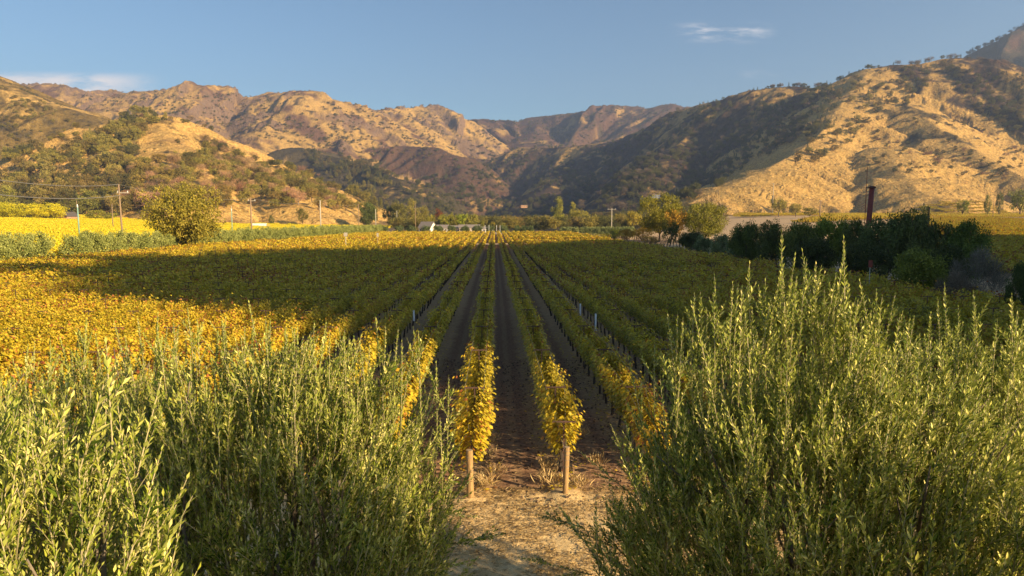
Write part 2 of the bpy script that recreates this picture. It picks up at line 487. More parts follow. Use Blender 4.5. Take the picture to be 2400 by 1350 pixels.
# colours of what grows on the slopes, with shade painted into the centre ridge
def terrain_colour(X, Y, Z, zone, dist, crag, slope):
    n1 = fbm(X / 150, Y / 150, 4, 0.6)
    n2 = fbm(X / 30 + 7, Y / 30, 3, 0.65)
    n3 = fbm(X / 9 + 3, Y / 9, 2)
    def mixc(a, b, t):
        t = np.clip(t, 0, 1)[..., None]
        return np.asarray(a) * (1 - t) + np.asarray(b) * t
    gold, gold2 = np.array((0.95, 0.66, 0.22)), np.array((0.74, 0.49, 0.17))
    brush, mauve = np.array((0.115, 0.10, 0.055)), np.array((0.25, 0.15, 0.10))
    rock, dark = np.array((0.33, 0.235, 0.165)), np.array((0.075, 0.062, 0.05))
    olive = np.array((0.30, 0.22, 0.07))
    g = mixc(gold, gold2, n3 + 0.5)
    out = g.copy()
    b = n1 + 0.7 * n2
    z = zone
    m = {}
    m[0] = mixc(mixc(olive, gold, sstep(0.1, 0.5, b)), brush, sstep(0.05, 0.4, -n2 - 0.3 * n1))
    m[1] = mixc(mixc(g, mauve, sstep(0.0, 0.3, n1)), brush, sstep(0.2, 0.5, n2 - 0.3 * n1 + 0.1))
    m[1] = mixc(m[1], rock, sstep(0.25, 0.7, crag + 0.6 * (slope - 0.75)))
    m[2] = mixc(mixc(mauve * .75, g * 0.75, sstep(0.15, 0.5, n1 + 0.3 * n2)), brush, sstep(0.1, 0.5, -n2 + 0.05))  # centre ridge tones darkened to stand for its shade
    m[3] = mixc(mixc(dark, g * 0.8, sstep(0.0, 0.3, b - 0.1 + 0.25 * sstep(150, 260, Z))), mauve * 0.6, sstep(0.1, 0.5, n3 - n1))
    m[4] = mixc(brush, g, sstep(0.25, 0.6, b))
    m[5] = mixc(g, brush, sstep(0.22, 0.5, -b + 0.12 * np.sin(Z / 9)))
    m[6] = mixc(brush * 1.1, mauve, sstep(0, 0.4, b))
    m[7] = mixc(mixc(g * 1.04, mauve, sstep(0.2, 0.55, -n1)), brush, sstep(0.22, 0.5, n2 + 0.4 * n1))
    for kz, c in m.items():
        out = np.where((z == kz)[..., None], c, out)
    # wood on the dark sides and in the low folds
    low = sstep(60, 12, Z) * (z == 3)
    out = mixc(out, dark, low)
    out = np.where((z == -1)[..., None], mixc(gold2 * 0.95, (0.35, 0.27, 0.15), n2 + 0.5), out)
    out = np.where(((z == -1) & (Y > 640) & (X / Y < .3) & (X / Y > -.14))[..., None], np.array((.10, .09, .05)), out)
    return out * (0.85 + 0.3 * n3[..., None].clip(-.5, .5) + 0.0)

def terrain_material():
    m, k = newmat('hillside')
    a = k.n('ShaderNodeAttribute', attribute_name='col')
    geo = k.n('ShaderNodeNewGeometry')
    pos = geo.outputs['Position']
    n1 = k.noise(pos, 0.35, 4.0, 0.7)
    n2 = k.noise(pos, 0.09, 5.0, 0.65)
    # scrub dots on the slopes
    vo = k.n('ShaderNodeTexVoronoi'); vo.inputs['Scale'].default_value = 0.16; vo.inputs['Randomness'].default_value = 1.0
    k.t.links.new(pos, vo.inputs['Vector'])
    dots = k.math('MULTIPLY', k.smooth(vo.outputs['Distance'], 0.18, 0.42, 1.0, 0.0), k.smooth(n2, 0.45, 0.62))
    v2 = k.n('ShaderNodeTexVoronoi'); v2.inputs['Scale'].default_value = 0.42; v2.inputs['Randomness'].default_value = 1.0
    k.t.links.new(pos, v2.inputs['Vector'])
    n5 = k.noise(pos, 0.022, 5.0, 0.7)
    dots2 = k.math('MULTIPLY', k.smooth(v2.outputs['Distance'], 0.2, 0.5, 1.0, 0.0), k.smooth(n5, 0.47, 0.60))
    streak = k.noise(k.mapping(pos, (.5, .5, 2.2)), 1.0, 5.0, 0.75)
    c = k.mix(k.smooth(n1, 0.3, 0.75), a.outputs['Color'], (0.55, 0.47, 0.40), 'MULTIPLY')
    c = k.mix(k.smooth(streak, 0.35, 0.7), c, (0.62, 0.55, 0.47), 'MULTIPLY')
    c = k.mix(k.math('MULTIPLY', dots2, 0.7), c, (0.11, 0.085, 0.05))
    c = k.mix(k.math('MULTIPLY', dots, 0.35), c, (0.10, 0.085, 0.05))
    b = k.n('ShaderNodeBsdfPrincipled')
    k.t.links.new(c, b.inputs['Base Color'])
    b.inputs['Roughness'].default_value = 0.95
    b.inputs['Specular IOR Level'].default_value = 0.1
    bp = k.n('ShaderNodeBump'); bp.inputs['Strength'].default_value = 0.9; bp.inputs['Distance'].default_value = 5.0
    hgt = k.math('ADD', k.math('MULTIPLY', n2, 1.0), k.math('MULTIPLY', k.math('ADD', n1, dots), 0.3))
    k.t.links.new(hgt, bp.inputs['Height']); k.t.links.new(bp.outputs[0], b.inputs['Normal'])
    return finish(m, k, b.outputs[0])
M['hill'] = terrain_material()

def vineyard_ground():
    """soil and straw in strips along the rows; world metres: rows at x = -0.6 + 2.4 k"""
    m, k = newmat('vineyard_ground')
    geo = k.n('ShaderNodeNewGeometry'); pos = geo.outputs['Position']
    s = k.n('ShaderNodeSeparateXYZ'); k.t.links.new(pos, s.inputs[0])
    wob = k.math('MULTIPLY', k.math('SUBTRACT', k.noise(pos, 0.6, 3.0), 0.5), 0.35)
    xx = k.math('ADD', s.outputs[0], wob)
    ph = k.math('FRACT', k.math('DIVIDE', k.math('ADD', xx, 0.6 + 2400.0), 2.4))      # 0 = under a row
    dr = k.math('ABSOLUTE', k.math('SUBTRACT', ph, 0.5))                               # .5 under the row, 0 in mid aisle
    n1 = k.noise(pos, 9.0, 6.0, 0.7)
    n2 = k.noise(k.mapping(pos, (3.0, 22.0, 3.0)), 1.0, 4.0, 0.7)
    n3 = k.noise(pos, 1.3, 4.0, 0.6)
    n4 = k.noise(pos, 45.0, 4.0, 0.7)
    soil = k.mix(k.smooth(n1, 0.35, 0.7), (0.20, 0.115, 0.066), (0.36, 0.22, 0.13))
    straw = k.mix(k.smooth(n4, 0.3, 0.7), (0.55, 0.38, 0.18), (0.88, 0.67, 0.34))
    inrow = k.smooth(k.math('ADD', dr, k.math('MULTIPLY', k.math('SUBTRACT', n3, 0.5), 0.35)), 0.16, 0.34)
    rut = k.math('MULTIPLY', k.smooth(k.math('ABSOLUTE', k.math('SUBTRACT', dr, 0.0)), 0.02, 0.10, 1.0, 0.0), 0.5)
    amount = k.math('MULTIPLY', k.math('ADD', inrow, rut), k.smooth(n2, 0.3, 0.65), clamp=True)
    c = k.mix(k.math('MULTIPLY', amount, 0.75), soil, k.mix(0.35, straw, soil))
    head = k.smooth(k.math('ADD', s.outputs[1], k.math('MULTIPLY', k.math('SUBTRACT', n3, 0.5), 1.4)), 16.6, 17.5, 1.0, 0.0)
    dirt = k.smooth(n3, 0.58, 0.72)
    c = k.mix(head, c, k.mix(k.math('MULTIPLY', dirt, 0.6), straw, (0.25, 0.165, 0.10)))
    # the bare cross path beyond the first block, and dry grass outside the planting
    crossp = k.math('MULTIPLY', k.smooth(s.outputs[1], 202.0, 203.0), k.smooth(s.outputs[1], 209.0, 210.0, 1.0, 0.0))
    c = k.mix(crossp, c, (0.50, 0.37, 0.22))
    out = k.math('MAXIMUM', k.smooth(s.outputs[0], 37.0, 39.0), k.smooth(s.outputs[0], -68.0, -66.0, 1.0, 0.0))
    out = k.math('MAXIMUM', out, k.smooth(s.outputs[1], 354.0, 358.0))
    qq = k.math('DIVIDE', s.outputs[0], s.outputs[1])
    scrub = k.math('MULTIPLY', k.smooth(s.outputs[1], 395.0, 420.0), k.math('MULTIPLY', k.smooth(qq, .24, .31, 1.0, 0.0), k.smooth(qq, -.16, -.12)))
    c = k.mix(out, c, k.mix(k.smooth(n3, 0.3, 0.7), (0.60, 0.43, 0.25), (0.44, 0.31, 0.17)))
    c = k.mix(scrub, c, (0.13, 0.11, 0.06))
    b = k.n('ShaderNodeBsdfPrincipled')
    k.t.links.new(c, b.inputs['Base Color'])
    b.inputs['Roughness'].default_value = 0.95
    b.inputs['Specular IOR Level'].default_value = 0.1
    bp = k.n('ShaderNodeBump'); bp.inputs['Strength'].default_value = 1.0; bp.inputs['Distance'].default_value = 0.05
    lug = k.math('SINE', k.math('ADD', k.math('MULTIPLY', s.outputs[1], 17.0), k.math('MULTIPLY', n3, 9.0)))
    lug = k.math('MULTIPLY', k.math('MULTIPLY', lug, 0.6), k.smooth(dr, 0.12, 0.3, 1.0, 0.0))
    k.t.links.new(k.math('ADD', lug, k.math('ADD', n1, k.math('MULTIPLY', n4, 0.5))), bp.inputs['Height']); k.t.links.new(bp.outputs[0], b.inputs['Normal'])
    return finish(m, k, b.outputs[0])
M['ground'] = vineyard_ground()

# near ground and valley floor
rad = np.concatenate([np.geomspace(2.0, 30, 170), np.geomspace(30, 640, 170)[1:]])
X, Y = polar(420, rad, -44, 46)
def near_relief(X, Y):
    near = np.exp(-(Y / 45.0) ** 2)
    ph = np.abs(((X + 0.6) / 2.4) % 1.0 - 0.5)          # .5 under row
    berm = sstep(0.2, 0.5, ph) * 0.09
    rut = -0.035 * np.exp(-((ph - .29) / .05) ** 2) * (1 + .4 * fbm(X * 1.5, Y * 1.5, 2))
    berm = berm + rut
    clod = 0.05 * np.abs(fbm(X * 2.3, Y * 2.3, 4, 0.65)) + 0.03 * fbm(X * .7, Y * .7, 2)
    return berm * (Y > 16.5) * (Y < 352) + near * clod
Z = valley(X, Y) + near_relief(X, Y)
v = np.stack([X, Y, Z], -1).reshape(-1, 3)
g = mobj('ground', mesh_np('ground', v, grid_faces(*X.shape), M['ground'], smooth=True), kind='structure')

# hills
rad = np.concatenate([np.linspace(400, 1500, 250), np.linspace(1500, 3900, 250)[1:]])
X, Y = polar(860, rad, -43.5, 45.5)
Z, zone, dist, crag = terrain(X, Y, True)
gy = np.gradient(Z, axis=0) / np.gradient(Y, axis=0)
gx = np.gradient(Z, axis=1) / np.gradient(X, axis=1)
slope = np.sqrt(gx ** 2 + gy ** 2)
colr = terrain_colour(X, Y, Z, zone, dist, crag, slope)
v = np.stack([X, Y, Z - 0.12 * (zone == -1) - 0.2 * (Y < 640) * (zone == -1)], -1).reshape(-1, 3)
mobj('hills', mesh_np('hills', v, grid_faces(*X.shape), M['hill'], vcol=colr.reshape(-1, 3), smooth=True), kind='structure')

# land all round and behind the camera (nothing to see there, but light bounces off it)
mb = MB()
mb.add([(-9000, -9000, -0.6), (9000, -9000, -0.6), (9000, 9000, -0.6), (-9000, 9000, -0.6)], [(0, 1, 2, 3)])
mobj('land', mb.mesh('land', simple('dry_land', (0.34, 0.25, 0.14), (0.22, 0.17, 0.09), 0.01)), kind='structure')

# the wooded knoll added out of view, shaped to shade the middle rows
U = Vector((-math.sin(SUN_AZ), -math.cos(SUN_AZ))); V_ = Vector((-math.cos(SUN_AZ), math.sin(SUN_AZ)))
pp, ss = np.meshgrid(np.linspace(8, 320, 110), np.linspace(-175, -52, 60), indexing='ij')
tanel = math.tan(SUN_EL)
tip = np.interp(pp, [10, 18, 25, 31, 38, 50, 80, 121, 145, 200, 245, 290, 320], [-95, -60, -15, 25, 75, 105, 100, 88, 74, 60, 30, -60, -95])
crest = np.maximum(0.0, (tip + 95) * tanel) + 1.5
crest = crest + 2.5 * fbm(pp / 18.0, pp * 0 + 3.3, 3) * (tip > 0)
prof = np.clip(1 - np.abs(ss + 95) / np.where(ss > -95, 42, 75), 0, 1)
kz = crest * (prof * prof * (3 - 2 * prof)) + 1.5 * fbm(pp / 14, ss / 14, 3) * prof - 0.5
kx, ky = ss * U.x + pp * V_.x, ss * U.y + pp * V_.y
kcol = np.full(kx.shape + (3,), 1.0) * np.array((0.30, 0.22, 0.10))
mobj('shade_knoll', mesh_np('shade_knoll', np.stack([kx, ky, kz], -1).reshape(-1, 3), grid_faces(*kx.shape)[:, ::-1], M['hill'], vcol=kcol.reshape(-1, 3), smooth=True), kind='structure')

# ------------------------------------------------------------------ leaf builders
def unit(a):
    return a / np.maximum(np.linalg.norm(a, axis=1, keepdims=True), 1e-9)
OLIVE = ([(0, 0, 0), (.5, .5, .07), (.55, 0, 0.0), (.5, -.5, .07), (1, 0, -.06)], [(0, 2, 1), (2, 4, 1), (0, 3, 2), (3, 4, 2)])
VINE = ([(.35, 0, .06), (0, 0, -.02), (-.05, -.42, -.02), (.38, -.30, 0), (.62, -.52, -.12), (.68, -.2, -.02), (1.02, 0, -.16), (.68, .2, -.02), (.62, .52, -.12), (.38, .30, 0), (-.05, .42, -.02)],
        [(0, 1, 2), (0, 2, 3), (0, 3, 4), (0, 4, 5), (0, 5, 6), (0, 6, 7), (0, 7, 8), (0, 8, 9), (0, 9, 10), (0, 10, 1)])
CARD = ([(0, 0, 0), (.5, .5, -.05), (1, 0, -.1), (.5, -.5, -.05)], [(0, 2, 1), (0, 3, 2)])
def leaves(base, axis, nrm, L, W, tpl):
    axis = unit(axis)
    side = unit(np.cross(nrm, axis)); up = np.cross(axis, side)
    tv, tf = tpl
    vs = np.stack([base + axis * (t * L)[:, None] + side * (s * W)[:, None] + up * (h * L)[:, None] for t, s, h in tv], 1)
    n, kv = len(base), len(tv)
    f = np.array(tf)[None] + (np.arange(n) * kv)[:, None, None]
    return vs.reshape(-1, 3), f.reshape(-1, 3), len(tf)
def leafmesh(name, groups, wood=None, mats=None):
    """groups: list of (base, axis, nrm, L, W, tpl, rnd); wood: MB (quads) with material slot 1"""
    vs, tris, rn, off = [], [], [], 0
    for b, a, n_, L, W, tpl, r in groups:
        v_, f_, k_ = leaves(b, a, n_, L, W, tpl)
        vs.append(v_); tris.append(f_ + off); rn.append(np.repeat(r, k_)); off += len(v_)
    tri = np.concatenate(tris); rn = np.concatenate(rn); fm = np.zeros(len(tri), int)
    fl = [tri]
    if wood is not None and wood.v:
        wv, wq = wood.arrays()
        vs.append(wv); fl.append(wq + off); fm = np.concatenate([fm, np.ones(len(wq), int)]); rn = np.concatenate([rn, np.full(len(wq), .5)])
    return mesh_np(name, np.concatenate(vs), fl, mats, fmat=fm, fattr=rn)

def scatter(name, pts, rots, scls, vids, sources, parent=None, **kw):
    """ONE object of kind stuff: geometry-node instances of the sources on a point mesh"""
    pts = np.asarray(pts, dtype=np.float32)
    me = bpy.data.meshes.new(name)
    me.vertices.add(len(pts)); me.vertices.foreach_set('co', pts.ravel())
    a = me.attributes.new('rot', 'FLOAT_VECTOR', 'POINT'); a.data.foreach_set('vector', np.asarray(rots, dtype=np.float32).ravel())
    a = me.attributes.new('scl', 'FLOAT_VECTOR', 'POINT'); a.data.foreach_set('vector', np.asarray(scls, dtype=np.float32).ravel())
    a = me.attributes.new('vid', 'INT', 'POINT'); a.data.foreach_set('value', np.asarray(vids, dtype=np.int32))
    me.update()
    o = bpy.data.objects.new(name, me)
    link(o, parent)
    c = bpy.data.collections.new(name + '_source')
    for i, s in enumerate(sources):
        so = bpy.data.objects.new('%s_source_%02d' % (name, i), s)
        c.objects.link(so)
    t = bpy.data.node_groups.new(name + '_nodes', 'GeometryNodeTree')
    t.interface.new_socket('Geometry', in_out='INPUT', socket_type='NodeSocketGeometry')
    t.interface.new_socket('Geometry', in_out='OUTPUT', socket_type='NodeSocketGeometry')
    N = t.nodes.new
    gi, go = N('NodeGroupInput'), N('NodeGroupOutput')
    ci = N('GeometryNodeCollectionInfo'); ci.inputs['Collection'].default_value = c
    ci.inputs['Separate Children'].default_value = True; ci.inputs['Reset Children'].default_value = True
    ip = N('GeometryNodeInstanceOnPoints'); ip.inputs['Pick Instance'].default_value = True
    def attr(nm, ty):
        q = N('GeometryNodeInputNamedAttribute'); q.data_type = ty; q.inputs['Name'].default_value = nm
        return next(s for s in q.outputs if s.enabled and s.name == 'Attribute')
    L = t.links.new
    L(gi.outputs[0], ip.inputs['Points']); L(ci.outputs[0], ip.inputs['Instance'])
    L(attr('rot', 'FLOAT_VECTOR'), ip.inputs['Rotation']); L(attr('scl', 'FLOAT_VECTOR'), ip.inputs['Scale']); L(attr('vid', 'INT'), ip.inputs['Instance Index'])
    L(ip.outputs[0], go.inputs[0])
    md = o.modifiers.new('instances', 'NODES'); md.node_group = t
    return tag(o, kind='stuff', **kw)

# ------------------------------------------------------------------ grapevines
def vine_part(length, n, size, tpl, seed, over=0.25, zlo=0.80, lowgap=True):
    g_ = np.random.default_rng(seed)
    side = g_.choice([-1.0, 1.0], n)
    yy = (g_.random(n) - 0.5) * (length + 2 * over)
    lump = 0.13 * np.sin(yy * 4.1 + seed) + 0.10 * np.sin(yy * 9.3 + 2 * seed)
    hmax = 1.80 + lump + 0.06 * np.sin(yy * 2.0 + 1.3 * seed)
    h = zlo + (hmax - zlo) * g_.random(n) ** 0.8 + 0.12 * g_.standard_normal(n) ** 2 * (g_.random(n) < 0.15)
    hf = np.clip((h - zlo) / 1.15, 0, 1.2)
    off = side * (0.11 + 0.22 * hf ** 0.8) + g_.standard_normal(n) * (0.06 + 0.05 * hf)
    mid = g_.random(n) < .22
    off = np.where(mid, g_.normal(0, .16, n), off); h = np.where(mid, 1.15 + (hmax - 1.3) * g_.random(n), h)
    stray = g_.random(n) < 0.03
    off = np.where(stray, off * 1.2, off)
    base = np.stack([off, yy, h], 1)
    out = np.stack([np.sign(off) * (0.55 + 0.3 * g_.random(n)), 0.6 * g_.standard_normal(n), -0.25 - 0.5 * g_.random(n)], 1)
    nrm = np.stack([np.sign(off) * 0.7, 0.45 * g_.standard_normal(n), 0.75 + 0.4 * g_.standard_normal(n)], 1)
    L = size * (0.65 + 0.6 * g_.random(n))
    rnd = np.clip(g_.beta(1.3, 1.7, n) * 0.97 + 0.12 * (hf - 0.4) + (.15 if tpl is CARD else .04), 0, 1)
    return (base, out, nrm, L, L * 0.95, tpl, rnd)
def vine_wood(ys, n=5, full=True):
    mb = MB()
    for y_ in ys:
        dx = random.uniform(-.03, .03)
        mb.tube([(dx, y_, -0.1), (0.02 - dx, y_ + .03, 0.4), (0, y_, 0.84)], [0.055, 0.042, 0.05], n, m=0)
        if full:
            mb.tube([(0, y_ - .7, .86), (0, y_, .84), (0, y_ + .7, .86)], [0.018, 0.03, 0.018], 4)
    return mb
VL = []                                        # (canopy mesh, trunk mesh) of single plants seen close
for i in range(7):
    can = leafmesh('vine_canopy_%d' % i, [vine_part(1.5, 1500, 0.10, VINE, 40 + i)], None, [M['vine_leaf'], M['vine_wood']])
    tr = vine_wood([0.0]).mesh('vine_trunk', M['vine_wood'])
    VL.append((can, tr))
V1 = [leafmesh('vine_mid_%d' % i, [vine_part(1.5, 430, 0.15, CARD, 60 + i)], vine_wood([0.0], 4), [M['vine_leaf'], M['vine_wood']]) for i in range(6)]
V2 = [leafmesh('vine_six_%d' % i, [vine_part(6.0, 700, 0.24, CARD, 80 + i, .1)], vine_wood([-2.2, -.7, .8, 2.3], 4, False), [M['vine_leaf'], M['vine_wood']]) for i in range(5)]
V3 = [leafmesh('vine_twelve_%d' % i, [vine_part(12.0, 620, 0.42, CARD, 90 + i, .1)], None, [M['vine_leaf'], M['vine_wood']]) for i in range(5)]
V3F = []
for me in V3:
    m2 = me.copy(); m2.materials[0] = M['field_leaf']; V3F.append(m2)

ROW0, ROWD, YEND = -0.60, 2.4, 16.6
rows = range(-27, 16)
ORD = ['zeroth', 'first', 'second', 'third', 'fourth', 'fifth', 'sixth', 'seventh', 'eighth', 'ninth', 'tenth', 'eleventh', 'twelfth', 'thirteenth', 'fourteenth', 'fifteenth', 'sixteenth',
       'seventeenth', 'eighteenth', 'nineteenth', 'twentieth']
def ordn(n):
    if n <= 20: return ORD[n]
    tens = {2: 'twenty', 3: 'thirty', 4: 'forty', 5: 'fifty', 6: 'sixty', 7: 'seventy', 8: 'eighty', 9: 'ninety'}
    t, u = divmod(n, 10)
    if u == 0: return tens[t][:-1] + 'ieth'
    return tens[t] + '-' + ORD[u]
def rowname(k):
    return '%s row left of the bare aisle' % ordn(1 - k) if k <= 0 else '%s row right of the bare aisle' % ordn(k)
SIL = ([0, 150, 300, 600, 940, 1000, 1060, 1090, 1400, 1480, 1560, 1800, 2100, 2400], [840, 860, 820, 790, 790, 850, 900, 1350, 1350, 1000, 880, 830, 850, 850])
def seen(x, y, z, m=0):
    px, py = pix(x, y, z)
    return (-20 < px < 2420) and py < np.interp(px, *SIL) - m

cands, rest1, rest2, rest3 = [], [], [], []
for k in rows:
    x = ROW0 + ROWD * k
    y_ = 17.75 + (0.5 if k == 1 else 0.0)
    j = 1
    while y_ < 60:
        if seen(x, y_, 1.7):
            cands.append((math.hypot(x, y_), k, j, x, y_))
        elif abs(x) / y_ < 0.95:
            rest1.append((x, y_))
        y_ += 1.5; j += 1
    y2 = y_ + 2.25
    while y2 < 150:
        if abs(x) / y2 < 0.95: rest2.append((x, y2))
        y2 += 6.0
    y3 = y2 + 3
    while y3 < 348:
        if not 198 < y3 < 214: rest3.append((x, y3))
        y3 += 12.0
cands.sort()
N_V = 290
for c in cands[N_V:]:
    rest1.append((c[3], c[4]))
g2 = np.random.default_rng(5)
for dist_, k, j, x, y_ in cands[:N_V]:
    i = random.randrange(len(VL))
    s = random.uniform(0.92, 1.1)
    leafy = random.choice(['golden', 'yellow', 'golden green'])
    o = empty('grapevine', (x + random.uniform(-.03, .03), y_, 0.06), random.choice([0, math.pi]),
              label='%s grapevine, %s plant in the %s' % ('autumn', ordn(j), rowname(k)), cat='grapevine', group='grapevines in the near rows')
    o.scale = (s * random.uniform(.9, 1.1), 1.0, s)
    mobj('leaf_canopy', VL[i][0], o, kind='stuff')
    mobj('trunk', VL[i][1], o)
def rowpts(lst, nvar, base_id, zs=1.0, hfun=None):
    p = np.array([(x, y_, 0.06 if hfun is None else hfun(x, y_)) for x, y_ in lst])
    n = len(p)
    p[:, 0] += g2.normal(0, .04, n)
    ro = np.zeros((n, 3)); ro[:, 2] = g2.choice([0, math.pi], n)
    sc = np.stack([g2.uniform(.85, 1.15, n), np.ones(n), g2.uniform(.84, 1.1, n) * zs], 1)
    sc[g2.random(n) < .012] *= .45
    return p, ro, sc, g2.integers(0, nvar, n) + base_id
A = [rowpts(rest1, len(V1), 0), rowpts(rest2, len(V2), len(V1)), rowpts(rest3, len(V3), len(V1) + len(V2))]
scatter('grapevine_rows', *[np.concatenate([a[i] for a in A]) for i in range(4)], V1 + V2 + V3,
        label='long straight rows of autumn grapevines filling the valley floor', cat='vineyard')

# end posts
def end_post(x, y_, lean, h, r, lab, wrap):
    o = empty('end_post', (x, y_, 0.0), 0, label=lab, cat='post', group='wooden end posts')
    mb = MB()
    n = 14
    mb.tube([(0, 0, -.3), (lean[0] * .3, lean[1] * .3, .35), (lean[0] * .7, lean[1] * .7, .85), (lean[0], lean[1], h)], [r * 1.03, r * 1.02, r * .99, r * .97], n, cap=False)
    mobj('post', mb.mesh('post', M['post_wood'], True), o)
    mb = MB(); mb.tube([(lean[0], lean[1], h - .004), (lean[0], lean[1], h + .012)], [r * .97, r * .93], n)
    mobj('post_end', mb.mesh('post_end', M['post_top']), o)
    for i, (zz, ph) in enumerate(wrap):
        mb = MB()
        cx, cy = lean[0] * zz / h, lean[1] * zz / h
        mb.tube([(cx + (r + .006) * math.cos(t * 2 * math.pi / 12), cy + (r + .006) * math.sin(t * 2 * math.pi / 12), zz + ph * math.sin(t * .52)) for t in range(13)], .004, 4)
        mobj('wire_wrap', mb.mesh('wire_wrap', M['wire']), o)
    return o
end_post(ROW0 - .02, YEND, (-.02, .05), 1.27, .088, 'round wooden end post of the row left of the bare aisle, straight and sunlit', [(.78, .01), (1.12, .015)])
end_post(ROW0 + ROWD - .02, YEND + .12, (.05, .10), 1.27, .07, 'thinner leaning wooden end post wrapped with wire, row right of the bare aisle', [(.8, .02), (.98, .03), (1.1, .02), (1.19, .01)])

# steel trellis posts with crossarms
def tpost_parts():
    a = MB(); a.box((0, 0, 0.99), (.04, .03, 2.1))
    b = MB(); b.box((0, -.035, 2.02), (.60, .03, .045)); b.box((-.30, -.035, 2.02), (.012, .04, .07)); b.box((.30, -.035, 2.02), (.012, .04, .07))
    return a, b
a, b = tpost_parts()
m_post, m_arm = a.mesh('post', M['steel']), b.mesh('crossarm', M['steel'])
ab = MB(); ab.box((0, 0, 0.99), (.05, .03, 2.1)); ab.box((0, -.035, 2.02), (.60, .03, .045))
m_both = ab.mesh('trellis_post_far', M['steel'])
tc_ = []; tr_ = []
for k in rows:
    x = ROW0 + ROWD * k
    for j in range(1, 36):
        y_ = 19.9 + 5.9 * (j - 1)
        if y_ > 200: break
        (tc_ if seen(x, y_, 2.0, 10) and y_ < 110 else tr_).append((math.hypot(x, y_), k, j, x, y_))
tc_.append((17.6, 1, 0, ROW0 + ROWD, 17.35))
tc_.sort()
for d, k, j, x, y_ in tc_[:170]:
    o = empty('trellis_post', (x, y_, 0.05), 0, label='steel trellis post with crossarm, %s in the %s' % (ordn(j) if j else 'nearest', rowname(k)), cat='post', group='steel trellis posts')
    o.scale = (1, 1, 1.0 if j else .86)
    mobj('stake', m_post, o); mobj('crossarm', m_arm, o)
rest = [(t[3], t[4]) for t in tc_[170:] + tr_ if abs(t[3]) / t[4] < .95]
n = len(rest)
scatter('trellis_posts', np.array([(x, y_, .05) for x, y_ in rest]), np.zeros((n, 3)), np.ones((n, 3)), np.zeros(n), [m_both],
        label='thin dark steel trellis posts standing through the far vine rows', cat='posts')
# a few trellis wires close to the camera
for k in (-1, 0, 1, 2):
    x = ROW0 + ROWD * k
    for sx in (-.28, .28):
        mb = MB(); mb.tube([(x, YEND + .1, 1.1), (x + sx, 19.9, 2.08), (x + sx, 60, 2.08)], .004, 3)
        mobj('trellis_wire', mb.mesh('trellis_wire', M['wire']), label='steel wire on the %s of the %s' % ('left' if sx < 0 else 'right', rowname(k)), cat='wire', group='trellis wires')

# white grow tubes and stakes between the vines
for lab, px, py, Y_, hgt in [('short white grow tube under the second row right of the right end post', 1360, 726, 42, .75), ('thin white stake standing beside the grow tube among the vines', 1396, 755, 36, .9),
                             ('white grow tube under the vines left of the aisle, small and pale', 970, 740, 38, .6), ('small white marker among the vines far down the left rows', 1000, 660, 66, .7)]:
    p = P(px, py, Y_)
    mb = MB(); mb.tube([(0, 0, 0), (0, 0, hgt)], .05 if 'tube' in lab else .02, 8)
    o = mobj('grow_tube' if 'tube' in lab else 'stake', mb.mesh('tube', M['white']), loc=(p.x, p.y, max(0.05, p.z - hgt / 2)), label=lab, cat='plant tube')

# ------------------------------------------------------------------ fields beyond
def hv(x, y_):
    return float(valley(np.array([x]), np.array([y_]))[0])
def field_stuff(name, pts, srcs, lab, zs=1.0):
    p = np.array(pts)
    zz = terrain(p[:, 0], p[:, 1])
    n = len(p)
    pos = np.stack([p[:, 0], p[:, 1], zz], 1)
    ro = np.zeros((n, 3)); ro[:, 2] = (p[:, 2] if p.shape[1] > 2 else 0) + g2.choice([0, math.pi], n)
    sc = np.stack([g2.uniform(.95, 1.2, n), np.full(n, 1.0), g2.uniform(.92, 1.12, n) * zs], 1)
    return scatter(name, pos, ro, sc, g2.integers(0, len(srcs), n), srcs, label=lab, cat='vineyard')
pts = []
for x in np.arange(-470, -78, 2.6):
    for y_ in np.arange(88, 640, 12.0):
        if abs(x) / y_ > 0.93: continue
        if y_ > 560 + 0.25 * (-x - 100): continue
        if 330 < y_ < 338: continue
        pts.append((x, y_))
pts = np.array(pts); pts = pts[(terrain(pts[:, 0], pts[:, 1]) - valley(pts[:, 0], pts[:, 1])) < .4]
field_stuff('yellow_vineyard', pts, V3F, 'bright yellow vineyard beyond the row of olive bushes, under the wooded hill')
pts = []
for x in np.arange(62, 300, 2.5):
    for y_ in np.arange(60, 420, 12.0):
        if x / y_ > 0.95 or x / y_ < 0.62: continue
        if 250 < y_ < 262: continue
        pts.append((x, y_))
field_stuff('orange_vineyard', pts, V3, 'amber vineyard past the dark trees on the right')
pts = []
for y_ in list(np.arange(415, 560, 3.4)) + list(np.arange(575, 690, 5.0)):
    for x in np.arange(60, 620, 12.0):
        q = x / y_
        if y_ < 560 and q < 0.44 + .0006 * (y_ - 415): continue
        if y_ < 470 and q > .62: continue
        if q < 0.36 or q > .9: continue
        pts.append((x, y_, math.pi / 2 - .05))
field_stuff('terraced_vineyard', pts, V3, 'green terraced vineyard at the foot of the golden hill')

